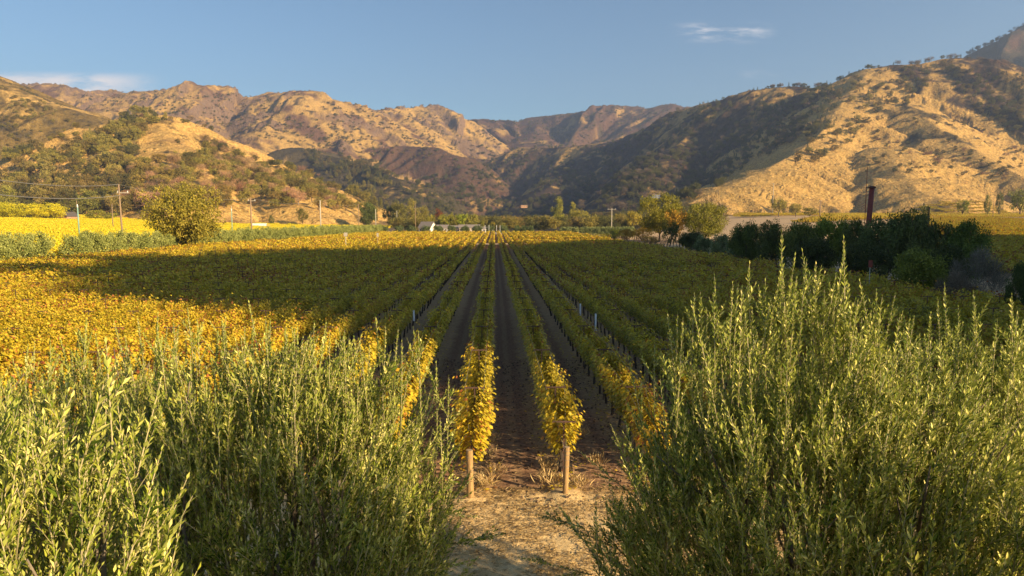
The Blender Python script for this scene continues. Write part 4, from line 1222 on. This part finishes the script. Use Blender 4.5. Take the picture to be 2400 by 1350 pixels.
# ------------------------------------------------------------------ poles, wires, column, signs
def pole(px, ptop, Y_, h, r, lab, mat='pole_wood', arm=None, sleeve=None, name='utility_pole', lean=0.0):
    t = P(px, ptop, Y_)
    z0 = H(t.x, Y_)
    hh = t.z - z0
    o = empty(name, (t.x, Y_, z0), 0, label=lab, cat='pole', group='utility poles' if name == 'utility_pole' else None)
    mb = MB(); mb.tube([(0, 0, -.5), (lean * .5, 0, hh * .5), (lean, 0, hh)], [r, r * .85, r * .7], 8)
    mobj('shaft', mb.mesh('shaft', M[mat], True), o)
    if arm:
        mb = MB(); mb.box((arm[0] + lean, 0, hh - arm[1]), (arm[2], .14, .16)); mobj('crossarm', mb.mesh('crossarm', M['pole_pale']), o)
        for s in (-.42, .42):
            mb = MB(); mb.tube([(arm[0] + lean + s * arm[2], 0, hh - arm[1] + .08), (arm[0] + lean + s * arm[2], 0, hh - arm[1] + .38)], [.09, .06], 6)
            mobj('insulator', mb.mesh('insulator', M['white']), o)
    if sleeve:
        mb = MB(); mb.tube([(lean * .3, 0, .5), (lean * .5, 0, hh * .82)], [r * 1.5, r * 1.4], 8); mobj('sleeve', mb.mesh('sleeve', M['pole_green'], True), o)
        mb = MB(); mb.tube([(lean * .5, 0, hh * .82), (lean * .6, 0, hh * .9)], [r * 1.6, r * 1.2], 8); mobj('sleeve_cap', mb.mesh('sleeve_cap', M['white'], True), o)
    return Vector((t.x + lean, Y_, t.z))
p1 = pole(281, 432, 134, 16, .19, 'tallest utility pole, standing behind the long hedge left of the big oak', arm=(.7, 1.6, 2.2), lean=-.25)
p2 = pole(587, 464, 200, 15, .27, 'second utility pole along the line, right of the big oak', arm=(.3, .8, 2.2))
p3 = pole(750, 469, 272, 15, .27, 'third utility pole along the line, above the pale field edge', 'pole_pale')
p4 = pole(840, 478, 345, 14, .22, 'fourth utility pole along the line, left of the dense dark oak')
p5 = pole(880, 490, 356, 10, .22, 'fifth utility pole along the line, right of the dense dark oak', 'pole_pale')
p6 = pole(973, 476, 380, 12, .2, 'thin utility pole in front of the tall tree by the white house')
pole(182, 470, 240, 12, .15, 'leaning pole with a green lower sleeve and white cap in the yellow vineyard', sleeve=True, lean=-.4)
pole(262, 478, 330, 10, .22, 'short brown pole with a pale cap between the green-sleeved pole and the tallest pole')
pole(542, 482, 300, 9, .13, 'thin pole with a green sleeve right of the big oak', 'pole_pale', sleeve=True)
pole(930, 494, 500, 8, .22, 'thin pale pole among the oaks left of the white house', 'pole_pale')
p7 = pole(1434, 488, 330, 10, .24, 'pale utility pole with a thin crossarm right of the rows', 'pole_pale', arm=(0, .5, 4.2))
pole(1813, 430, 640, 12, .35, 'pale pole on the grassy slope above the pale oaks', 'pole_pale', arm=(0, .3, 3))
pole(1923, 470, 480, 12, .4, 'brown pole above the dark tree line left of the red column', arm=(0, .3, 1.6))
pole(2178, 485, 150, 6, .2, 'short rust-brown post rising from the dark trees right of the red column', 'rust_dark')
pole(2330, 462, 420, 10, .16, 'thin dark pole in the amber vineyard on the right')
def wire(a, b, sag, lab, r=.035):
    mb = MB()
    pts = [a.lerp(b, t / 14) - Vector((0, 0, sag * 4 * (t / 14) * (1 - t / 14))) for t in range(15)]
    mb.tube(pts, r, 4)
    mobj('overhead_wire', mb.mesh('overhead_wire', M['wire']), label=lab, cat='wire', group='overhead wires')
L0 = P(-240, 402, 75)
wire(p1, L0 + Vector((0, 0, 1.0)), 1.2, 'upper overhead wire running left from the tallest pole', .05)
wire(p1 - Vector((-.3, 0, 2.1)), L0 - Vector((0, 0, .9)), 1.2, 'lower overhead wire running left from the tallest pole', .06)
wire(p1, p2, 1.5, 'overhead wire from the tallest pole past the big oak to the second pole', .03)
wire(p2, p3, 1.5, 'overhead wire from the second to the third utility pole', .03)
wire(p3, p4, 1.5, 'overhead wire from the third to the fourth utility pole', .03)
wire(p7 + Vector((-2, 0, -.5)), P(1330, 497, 420), 1, 'overhead wire running left from the pale pole right of the rows', .03)

# red steel column with a bolted collar, and the thin mast beside it
t = P(2044, 436, 118); z0 = H(t.x, 118)
o = empty('steel_column', (t.x, 118, z0), 0, label='tall dark red steel column with a collared top, rising from the dark trees', cat='column')
hh = t.z - z0
mb = MB(); mb.tube([(-.55, 0, -.3), (-.28, 0, hh * .5), (0, 0, hh - .3)], [.46, .44, .42], 16); mobj('shaft', mb.mesh('shaft', M['red_steel'], True), o)
mb = MB(); mb.tube([(0, 0, hh - .38), (0, 0, hh - .12)], [.60, .62], 16); mb.tube([(0, 0, hh - .13), (0, 0, hh)], [.42, .40], 16); mobj('collar', mb.mesh('collar', M['rust_dark']), o)
mb = MB(); mb.box((-.7, 0, hh - .22), (.7, .12, .12)); mobj('bracket', mb.mesh('bracket', M['rust_dark']), o)
t = P(2033, 394, 118)
o = empty('mast', (t.x, 118, z0), 0, label='thin reddish mast standing beside the dark red column', cat='mast')
mb = MB(); mb.tube([(0, 0, 0), (0, 0, t.z - z0)], [.07, .045], 6); mobj('mast_rod', mb.mesh('mast_rod', M['red_steel']), o)
mb = MB(); mb.tube([(0, 0, t.z - z0 - .02), (0, 0, t.z - z0 + .25)], [.06, .03], 5); mobj('mast_tip', mb.mesh('mast_tip', M['rust_dark']), o)
def sign(px, ptop, Y_, wv, hv_, lab, mat, post='pole_pale', z=None):
    t = P(px, ptop, Y_)
    o = empty('field_sign', (t.x, Y_, 0), 0, label=lab, cat='sign', group='field signs')
    mb = MB(); mb.tube([(0, 0, 0), (0, 0, t.z - .02)], .035, 6); mobj('post', mb.mesh('post', M[post]), o)
    mb = MB(); mb.box((0, -.05, t.z - hv_ / 2), (wv, .03, hv_)); mobj('board', mb.mesh('board', M[mat]), o)
sign(810, 545, 150, .8, .8, 'small grey board on a thin white post in the left rows', 'pole_pale', 'white')
sign(885, 546, 165, .5, .9, 'faint pale marker on a thin post right of the grey board', 'pole_pale')
sign(2040, 610, 58, .35, .6, 'small red board on a thin post in front of the dark trees', 'red_steel')

# ------------------------------------------------------------------ buildings
bm_ = {'wall': simple('white_wall', (.78, .74, .66), (.68, .64, .57), 1.5), 'tan': simple('tan_wall', (.52, .44, .35), (.44, .37, .30), 1.5), 'roof': simple('grey_roof', (.26, .22, .19), (.18, .155, .14), 2.0, stretch=(1, 1, 5)),
       'brick': simple('brick_wall', (.42, .24, .13), (.34, .19, .11), 4.0), 'glass': simple('window_glass', (.05, .06, .07), (.04, .05, .06), 1.0, rough=.2), 'door': simple('door_paint', (.18, .14, .1)), 'dkroof': simple('dark_roof', (.12, .10, .09))}
def house(name, px, Y_, L, W, hw, hr, rz, lab, wall='wall', roof='roof', wins=3, cat='house'):
    t = P(px, 525, Y_)
    o = empty(name, (t.x, Y_, H(t.x, Y_) - .2), rz, label=lab, cat=cat)
    mb = MB()
    x1, y1 = L / 2, W / 2
    mb.add([(-x1, -y1, 0), (x1, -y1, 0), (x1, y1, 0), (-x1, y1, 0), (-x1, -y1, hw), (x1, -y1, hw), (x1, y1, hw), (-x1, y1, hw), (-x1, 0, hw + hr), (x1, 0, hw + hr)],
           [(0, 1, 5, 4), (2, 3, 7, 6), (1, 2, 6, 9, 5), (3, 0, 4, 8, 7), (0, 3, 2, 1)])
    mobj('wall', mb.mesh('wall', bm_[wall]), o)
    mb = MB(); e, th = .5, .18
    for s in (-1, 1):
        a = [(-x1 - e, s * (y1 + e), hw - e * hr / y1 + .03), (x1 + e, s * (y1 + e), hw - e * hr / y1 + .03), (x1 + e, 0, hw + hr + .03), (-x1 - e, 0, hw + hr + .03)]
        mb.add(a + [(p[0], p[1], p[2] + th) for p in a], [(0, 1, 2, 3), (4, 7, 6, 5), (0, 4, 5, 1), (1, 5, 6, 2), (2, 6, 7, 3), (3, 7, 4, 0)])
    mobj('roof', mb.mesh('roof', bm_[roof]), o)
    for i in range(wins):
        xx = -x1 + (i + .5) * L / wins
        if i == wins // 2 and wins > 1:
            mb = MB(); mb.box((xx, -y1 - .03, 1.05), (1.0, .08, 2.1)); mobj('door', mb.mesh('door', bm_['door']), o); continue
        mb = MB(); mb.box((xx, -y1 - .03, hw * .55), (1.3, .08, 1.2)); f = mobj('window', mb.mesh('window', bm_['wall']), o)
        mb = MB(); mb.box((xx, -y1 - .075, hw * .55), (1.1, .04, 1.0)); mobj('pane', mb.mesh('pane', bm_['glass']), f)
    return o
house('farmhouse', 1002, 402, 8.0, 6.5, 3.2, 3.2, R(-28), 'white gabled farmhouse with a grey roof behind the clipped bushes')
house('farm_building', 1036, 408, 7.5, 5, 3.0, 1.6, R(-5), 'low white-walled building right of the farmhouse', 'wall', 'roof')
house('farm_building', 1066, 412, 7, 5, 2.8, 1.4, R(0), 'low pale building below the bright green round tree', 'tan', 'roof')
house('farm_building', 1100, 408, 12, 6, 3.2, 1.5, R(2), 'long low tan building right of the bright green round tree', 'tan', 'roof', 5)
house('farm_building', 1142, 406, 7, 5, 2.4, 1.0, R(0), 'small pale shed left of the vineyard gate', 'wall', 'roof', 2, 'shed')
house('barn', 160, 440, 9, 8, 3.4, 2.6, R(75), 'small brick-coloured gabled barn left of the green-sleeved pole', 'brick', 'dkroof', 2, 'barn')
house('farm_building', 110, 445, 24, 7, 2.6, 1.4, R(0), 'long low dark building under the yellow-green trees', 'tan', 'dkroof', 5)
# hillside house in the wood
for px, py, Yg, lab in [(1226, 482, 900, 'pale house half hidden in the dark wood above the far end'), (1533, 458, 700, 'bluish flat-roofed house behind the big yellow-green oak')]:
    t = P(px, py, Yg); o = empty('hillside_house', (t.x, Yg, t.z - 2), R(20), label=lab, cat='house')
    mb = MB(); mb.box((0, 0, .8), (9, 7, 3.4)); mobj('wall', mb.mesh('wall', simple('blue_grey_wall', (.14, .16, .25), (.11, .13, .2), 1) if 'bluish' in lab else bm_['brick']), o)
    mb = MB(); mb.box((0, 0, 2.65), (10, 8, .3)); mobj('roof', mb.mesh('roof', bm_['roof']), o)
    for i in (-3, 0, 3):
        mb = MB(); mb.box((i, -3.53, 1.2), (1.4, .06, 1.1)); mobj('window', mb.mesh('window', bm_['glass']), o)
# white trailer by the field edge
t = P(608, 507, 470); o = empty('trailer', (t.x, 470, H(t.x, 470)), R(8), label='long white box trailer parked on the pale grass beyond the yellow vineyard', cat='trailer')
mb = MB(); mb.box((0, 0, 2.1), (9, 2.5, 2.5)); mobj('body', mb.mesh('body', M['white']), o)
mb = MB(); mb.box((5.6, 0, 1.9), (2.0, 2.3, 2.0)); mobj('cab', mb.mesh('cab', simple('yellow_paint', (.6, .42, .1))), o)
for xx in (-3.3, -2.2, 3.4):
    for s in (-1, 1):
        mb = MB(); mb.tube([(xx, s * 1.0, .5), (xx, s * 1.28, .5)], .5, 12); mobj('wheel', mb.mesh('wheel', bm_['dkroof']), o)
# gate posts at the far end of the aisle
for i, px in enumerate((1137, 1146, 1164, 1172)):
    t = P(px, 528, 357); mb = MB(); mb.box((0, 0, t.z / 2), (.16, .16, t.z)); mb.box((0, 0, t.z + .05), (.26, .26, .1))
    mobj('gate_post', mb.mesh('gate_post', M['white']), loc=(t.x, 357, 0), label='white gate post across the far end of the aisle, %s from the left' % ordn(i + 1), cat='post', group='white gate posts')

# ------------------------------------------------------------------ young vines on pale ground right of the lit rows
mb = MB(); mb.tube([(0, 0, 0), (0, 0, 1.5)], .045, 4)
pts = [(x, y_, 0.05) for x in np.arange(41, 66, 2.4) for y_ in np.arange(150, 262, 3.0) if x / y_ < .34]
n = len(pts)
scatter('young_vine_stakes', pts, np.zeros((n, 3)), np.ones((n, 3)), np.zeros(n), [mb.mesh('stake', M['vine_wood'])], label='rows of thin stakes on bare pale ground beside the hedge', cat='stakes')

# ------------------------------------------------------------------ olive trees close to the camera
def pairs(o_, d_, length, step, g_, size, spread=.60, start=.05):
    """opposite leaf pairs along a straight stem; returns base, axis, normal, L"""
    nn = max(3, int(length * (1 - start) / step))
    t = start * length + np.arange(nn) * step
    d_ = np.array(d_) / np.linalg.norm(d_)
    a = np.cross(d_, [0.3, 1, .1]); a /= np.linalg.norm(a); b = np.cross(d_, a)
    ph = g_.random() * 6.28
    B, A_, N_, L_ = [], [], [], []
    for i, ti in enumerate(t):
        an = ph + i * math.pi / 2 + g_.normal(0, .25)
        for s in (0, math.pi):
            if g_.random() < .06: continue
            r = a * math.cos(an + s) + b * math.sin(an + s)
            k = spread * (1 - .55 * (ti / length) ** 3) * g_.uniform(.6, 1.25)
            B.append(np.array(o_) + d_ * ti); A_.append(d_ + r * k); N_.append(d_ * .6 - r + g_.normal(0, .25, 3)); L_.append(size * (1 - .3 * (ti / length) ** 4) * g_.uniform(.75, 1.2))
    B.append(np.array(o_) + d_ * length); A_.append(d_); N_.append(a); L_.append(size * .7)
    return np.array(B), np.array(A_), np.array(N_), np.array(L_)
def olive_shoot(seed, length, twigs, size=.066, bend=.1):
    g_ = np.random.default_rng(seed)
    mb = MB(); G = []
    bx, by = g_.normal(0, bend, 2) * length
    p0, p1, p2 = np.zeros(3), np.array([bx * .35, by * .35, length * .5]), np.array([bx, by, length])
    mb.tube([p0, p1, p2], [.0065, .0045, .0018], 4)
    parts_ = [(p0, p1 - p0), (p1, p2 - p1)]
    for i in range(twigs):
        t = g_.uniform(.08, .72)
        o_ = p0 + (p1 - p0) * min(1, t * 2) + (p2 - p1) * max(0, t * 2 - 1)
        an = i * 2.4 + g_.normal(0, .3); le = length * g_.uniform(.22, .42) * (1.1 - .5 * t)
        d_ = np.array([math.cos(an) * .38, math.sin(an) * .38, 1.0]); d_ /= np.linalg.norm(d_)
        mb.tube([o_, o_ + d_ * le], [.0035, .0012], 3)
        parts_.append((o_, d_ * le))
    for o_, dv in parts_:
        L = np.linalg.norm(dv)
        b, a, n_, l = pairs(o_, dv, L, .035, g_, size)
        G.append((b, a, n_, l, l * g_.uniform(.27, .36, len(l)), OLIVE, np.clip(g_.beta(2, 2, len(l)) + .15 * (b[:, 2] / length - .5), 0, 1)))
    return leafmesh('olive_shoot_%d' % seed, G, mb, [M['olive_leaf'], M['olive_stem']])
SPR = [olive_shoot(300 + i, .85 * (1, .75, 1.15, .9)[i % 4], (5, 4, 7, 3, 6)[i % 5], size=.066 * (1, .85, 1.12)[i % 3], bend=(.08, .2, .13, .28)[i % 4]) for i in range(13)]
TALL = [olive_shoot(320 + i, 1.15, 3, bend=.04) for i in range(6)]
def olive_tree(cx, cy, rx, ry, ztop, zmid, n, lab, tips, seed, zlow=1.0, lean=(0, 0), size=1.0, sprays=()):
    g_ = np.random.default_rng(seed)
    o = empty('olive_tree', (cx, cy, 0), 0, label=lab, cat='olive tree', group='olive trees in front of the vineyard')
    # limbs
    mb = MB(); tp = Vector((0, 0, 1.1))
    mb.tube([(0.05, 0, -.2), (-.04, .03, .5), tp], [.19, .15, .14], 9)
    mobj('trunk', mb.mesh('trunk', M['olive_bark'], True), o)
    for i in range(9):
        a = i * .698 + g_.normal(0, .15); f = g_.uniform(.35, .8)
        e = Vector((math.cos(a) * rx * f, math.sin(a) * ry * f, ztop * g_.uniform(.72, .9)))
        m_ = tp.lerp(e, .5) + Vector((math.cos(a) * rx * .18, math.sin(a) * ry * .18, -.2))
        mb = MB(); mb.tube([tp - Vector((0, 0, .15)), m_, e], [.085, .05, .015], 6)
        for _ in range(5):
            q = m_.lerp(e, g_.random()); mb.tube([q, q + Vector((g_.normal(0, .35), g_.normal(0, .35), g_.uniform(.5, 1.1)))], [.018, .006], 4)
        mobj('branch', mb.mesh('branch', M['olive_bark'], True), o)
    # foliage: shoots through the outer shell of the crown, all growing upward
    P_, R_, S_, I_ = [], [], [], []
    while len(P_) < n:
        u_ = unit(g_.normal(size=(1, 3)))[0]
        f = 1 - .42 * g_.random() ** 1.3
        lump = 1 + .16 * math.sin(3.1 * u_[0] * 2 + seed) * math.cos(2.7 * u_[1] * 2 + seed) + .10 * math.sin(8 * math.atan2(u_[1], u_[0]) + seed)
        hz = (ztop - zmid) if u_[2] > 0 else (zmid - zlow)
        p = np.array([u_[0] * rx * f * lump, u_[1] * ry * f * lump, zmid + u_[2] * hz * f - .35])
        d = np.array([u_[0] * .28, u_[1] * .28, 1.0]) + g_.normal(0, .13, 3) * (3 if g_.random() < .08 else 1)
        if u_[2] < -.1: d = np.array([u_[0] * .6, u_[1] * .6, .9]) + g_.normal(0, .25, 3)
        P_.append(p); q = Vector(d).to_track_quat('Z', 'Y') @ Euler((0, 0, g_.random() * 6.28)).to_quaternion()
        R_.append(tuple(q.to_euler())); s = g_.uniform(.75, 1.2) * size; S_.append((s, s, s)); I_.append(int(g_.integers(0, len(SPR))))
    scatter('foliage', P_, R_, S_, I_, SPR, parent=o)
    for px, py, Y_, le in tips:
        t = P(px, py, Y_); ax = Vector((g_.normal(0, .07) + (t.x - cx) * .03, g_.normal(0, .06), 1)).normalized()
        i = int(g_.integers(0, len(TALL)))
        sc_ = le / 1.15
        s = mobj('shoot', TALL[i], o)
        s.location = t - ax * le - Vector((cx, cy, 0))
        s.rotation_mode = 'QUATERNION'; s.rotation_quaternion = ax.to_track_quat('Z', 'Y') @ Euler((0, 0, g_.random() * 6.28)).to_quaternion()
        s.scale = (max(1.0, sc_), max(1.0, sc_), sc_)
    for px, py, Y_, dx, dz, le in sprays:
        t = P(px, py, Y_); ax = Vector((dx, -.1, dz)).normalized()
        s = mobj('shoot', SPR[int(g_.integers(0, len(SPR)))], o)
        s.location = t - ax * le - Vector((cx, cy, 0)); s.rotation_mode = 'QUATERNION'; s.rotation_quaternion = ax.to_track_quat('Z', 'Y'); s.scale = (1.1, 1.1, le / .85)
    return o

# right-hand clump
tipsR = [(1835, 548, 6.4, 1.3), (1846, 600, 6.5, 1.1), (1893, 588, 6.6, 1.2), (1998, 562, 6.5, 1.3), (1976, 596, 6.5, 1.1), (1748, 620, 6.4, 1.2), (1765, 662, 6.5, .9), (1660, 650, 6.5, 1.1), (1636, 693, 6.6, .9),
         (2072, 684, 6.6, .9), (2093, 692, 6.5, .9), (1925, 680, 6.5, .9), (2025, 660, 6.5, 1.0), (1800, 700, 6.3, .8), (1570, 738, 6.8, .9), (1890, 640, 6.7, 1.0), (1955, 645, 6.5, 1.0), (1700, 700, 6.4, .8),
         (2140, 745, 6.6, .7), (1530, 810, 7.0, .8), (1608, 790, 6.7, .8), (1865, 655, 6.2, .9), (1815, 640, 6.6, .9), (2010, 700, 6.2, .8), (1480, 830, 7.0, 1.0)]
tipsR += [(px, 610 + abs(px - 1850) * .42 + random.uniform(-15, 60), 6.5 + random.uniform(-.4, .3), random.uniform(.8, 1.2)) for px in range(1600, 2120, 20)]
tipsR += [(px, 735 + random.uniform(-30, 30), 6.9, .8) for px in (1590, 1620, 1650, 2110, 2130)]
olive_tree(3.45, 6.9, 1.98, 2.0, 5.5, 3.6, 2000, 'tall olive tree right of the aisle, its long shoots rising highest over the vineyard', tipsR, 1, zlow=1.2,
           sprays=[(1262, 1192, 7.4, -.9, .45, .6), (1250, 1310, 7.2, -1, .35, .7), (1340, 1230, 7.3, -.8, .5, .6), (1390, 1150, 7.3, -.5, .8, .8), (1360, 1250, 7.1, -.8, .5, .7)])
tips2 = [(2215, 668, 7.4, 1.1), (2200, 700, 7.4, .9), (2245, 760, 7.4, .8), (2312, 690, 7.3, 1.1), (2290, 740, 7.3, .9), (2366, 690, 7.2, 1.0), (2180, 735, 7.3, .8), (2150, 790, 7.0, .8), (2330, 750, 7.2, .8), (2385, 740, 7.2, .8), (2255, 720, 7.6, .9)]
olive_tree(5.75, 8.0, 1.9, 1.9, 5.35, 3.5, 1300, 'olive tree at the far right, lower and behind the tall one', tips2, 2, zlow=1.2)
# left-hand clump
tipsL = [(285, 755, 7.4, .8), (355, 738, 7.3, .9), (375, 770, 7.2, .7), (448, 718, 7.2, 1.0), (468, 748, 7.2, .8), (525, 752, 7.2, .8), (600, 710, 7.2, 1.0), (633, 752, 7.2, .8), (700, 790, 7.1, .7), (746, 760, 7.1, .9),
         (800, 775, 7.1, .9), (660, 780, 7.0, .7), (884, 744, 7.2, 1.1), (910, 772, 7.2, 1.0), (1000, 775, 7.1, 1.1), (960, 830, 7.0, .9), (1053, 888, 7.0, .9), (1025, 860, 7.1, .9), (560, 770, 7.1, .7), (410, 760, 7.2, .7),
         (1040, 985, 6.8, .8), (850, 800, 7.0, .8)]
tipsL += [(px, 775 + random.uniform(-25, 40), 7.1 + random.uniform(-.3, .3), random.uniform(.7, 1.0)) for px in range(300, 1000, 26)]
olive_tree(-2.35, 7.3, 1.68, 1.9, 5.35, 3.45, 1800, 'wide bushy olive tree left of the aisle, sunlit on top and dark at its foot', tipsL, 3, zlow=1.0,
           sprays=[(1140, 1160, 7.2, .9, .4, .7), (1150, 1240, 7.0, 1, .4, .7), (1120, 1100, 7.2, .8, .6, .7), (1130, 1300, 6.9, 1, .4, .7), (1062, 960, 7.0, .5, .9, .7)])
tips4 = [(50, 812, 8.4, .9), (20, 850, 8.4, .8), (172, 762, 8.6, 1.1), (190, 800, 8.6, .9), (150, 830, 8.6, .8), (100, 865, 8.4, .8), (235, 850, 8.4, .8)]
olive_tree(-5.6, 9.0, 1.75, 1.8, 5.0, 3.3, 1000, 'smaller olive tree at the far left, half hidden behind the close one', tips4, 4, zlow=1.0)
tips5 = [(45, 905, 4.0, .8), (150, 955, 4.0, .8), (215, 905, 4.1, .9), (290, 905, 4.2, 1.0), (5, 950, 3.9, .7), (100, 985, 3.8, .6), (248, 1000, 3.9, .7), (305, 1035, 4.0, .6), (355, 1140, 4.0, .6), (60, 1000, 3.7, .6), (190, 1010, 3.8, .7)]
olive_tree(-2.95, 3.75, 1.0, .95, 5.85, 4.0, 620, 'closest olive tree at the bottom left corner, with large bright leaves', tips5, 5, zlow=2.4, size=1.05)
# two unseen trees added to darken the lower parts of both clumps
olive_tree(6.9, 2.1, 2.1, 1.9, 6.8, 3.8, 1400, 'unseen olive tree added past the right edge to shade the right clump', [], 6, zlow=.8)
olive_tree(4.5, 1.3, 1.4, 1.55, 8.0, 4.4, 1900, 'unseen olive tree added beside the camera to shade the left clump', [], 7, zlow=.8)

# ------------------------------------------------------------------ straw and clods on the headland and along the rows
g_ = np.random.default_rng(77)
def straw(n, xr, yr, size, cond=None):
    x = g_.uniform(*xr, n); y_ = g_.uniform(*yr, n)
    if cond is not None:
        k = cond(x, y_); x, y_ = x[k], y_[k]
    n = len(x)
    z = near_relief(x, y_) + g_.uniform(.0, .035, n)
    a = g_.uniform(0, 6.28, n)
    ax = np.stack([np.cos(a), np.sin(a), g_.normal(.08, .22, n)], 1)
    L = size * g_.uniform(.4, 1.3, n)
    return (np.stack([x, y_, z], 1), ax, np.tile([0, 0, 1.0], (n, 1)) + g_.normal(0, .3, (n, 3)), L, np.full(n, .006) + .004 * g_.random(n), OLIVE, g_.random(n))
def strip(x, y_):
    ph = np.abs(((x + .6) / 2.4) % 1.0 - .5)
    return (ph > .27 + .1 * gnoise(x * 2, y_ * .8)) | (g_.random(len(x)) < .10)
me = leafmesh('straw', [straw(42000, (-3.5, 7.5), (11.5, 17.3), .16, lambda x, y_: gnoise(x * 1.1, y_ * 1.1) + g_.normal(0, .35, len(x)) > -.25), straw(30000, (-6, 8), (17, 34), .17, strip)], None, [M['straw']])
mobj('straw_litter', me, kind='stuff', label='dry straw lying on the headland and along the vine rows', cat='straw')
nl = 5200
x = g_.uniform(-6, 9, nl); y_ = 17 + 26 * g_.random(nl) ** 1.3
phs = ((x + .6) / 2.4) % 1.0
kp = (np.minimum(phs, 1 - phs) < .13 + .2 * g_.random(nl)) 
x, y_ = x[kp], y_[kp]; nl = len(x)
an = g_.uniform(0, 6.28, nl)
me = leafmesh('fallen_leaves', [(np.stack([x, y_, near_relief(x, y_) + .03], 1), np.stack([np.cos(an), np.sin(an), g_.normal(.1, .15, nl)], 1), np.tile([0, 0, 1.0], (nl, 1)) + g_.normal(0, .25, (nl, 3)), .06 + .06 * g_.random(nl), .06 + .05 * g_.random(nl), VINE, .45 + .55 * g_.random(nl))], None, [M['vine_leaf']])
mobj('fallen_leaves', me, kind='stuff', label='fallen golden vine leaves lying along the rows', cat='leaves')
# clods
n = 2600
x = g_.uniform(-5, 8, n); y_ = g_.uniform(16, 34, n)
mb = MB(); mb.box((0, 0, 0), (.09, .07, .05), rz=.4, top=.6)
scatter('soil_clods', np.stack([x, y_, near_relief(x, y_) + .01], 1), g_.uniform(0, 3, (n, 3)), g_.uniform(.3, 1.2, (n, 3)), np.zeros(n), [mb.mesh('clod', simple('clod', (.16, .10, .065), (.10, .065, .04), 9))],
        label='crumbled brown soil clods on the ploughed aisles', cat='soil')
# dry weed tufts beside the posts
tg_ = []
for cx, cy, cnt in [(-.25, 17.4, 120), (0.0, 18.2, 80), (1.45, 17.6, 120), (2.2, 17.3, 90), (1.5, 18.6, 60), (-.3, 19.5, 60), (2.9, 19.0, 80), (-.2, 21, 60), (2.8, 21.5, 60)]:
    b = np.stack([cx + g_.normal(0, .13, cnt), cy + g_.normal(0, .16, cnt), np.full(cnt, .08)], 1)
    tg_.append((b, np.stack([g_.normal(0, .6, cnt), g_.normal(0, .6, cnt), np.full(cnt, .8)], 1), g_.normal(0, 1, (cnt, 3)), g_.uniform(.15, .4, cnt), np.full(cnt, .009), OLIVE, g_.random(cnt)))
mobj('dry_grass', leafmesh('dry_grass', tg_, None, [M['straw']]), kind='stuff', label='dry grass tufts at the feet of the end posts', cat='grass')

# ------------------------------------------------------------------ haze
top = float(Z.max()) + 12
mb = MB(); mb.box((0, 1900, (top - 1.6) / 2), (8600, 4800, top + 1.6))
hz, k = newmat('haze')
pv = k.n('ShaderNodeVolumePrincipled')
pv.inputs['Color'].default_value = (0.52, 0.68, 1.0, 1)
pv.inputs['Density'].default_value = 0.00013
pv.inputs['Anisotropy'].default_value = 0.3
ho = k.n('ShaderNodeOutputMaterial'); k.t.links.new(pv.outputs[0], ho.inputs['Volume'])
mobj('haze', mb.mesh('haze', hz), kind='stuff')
print('terrain max', Z.max(), 'vines', len(cands), 'hill', len(allpts), 'objs', len(scene.objects))
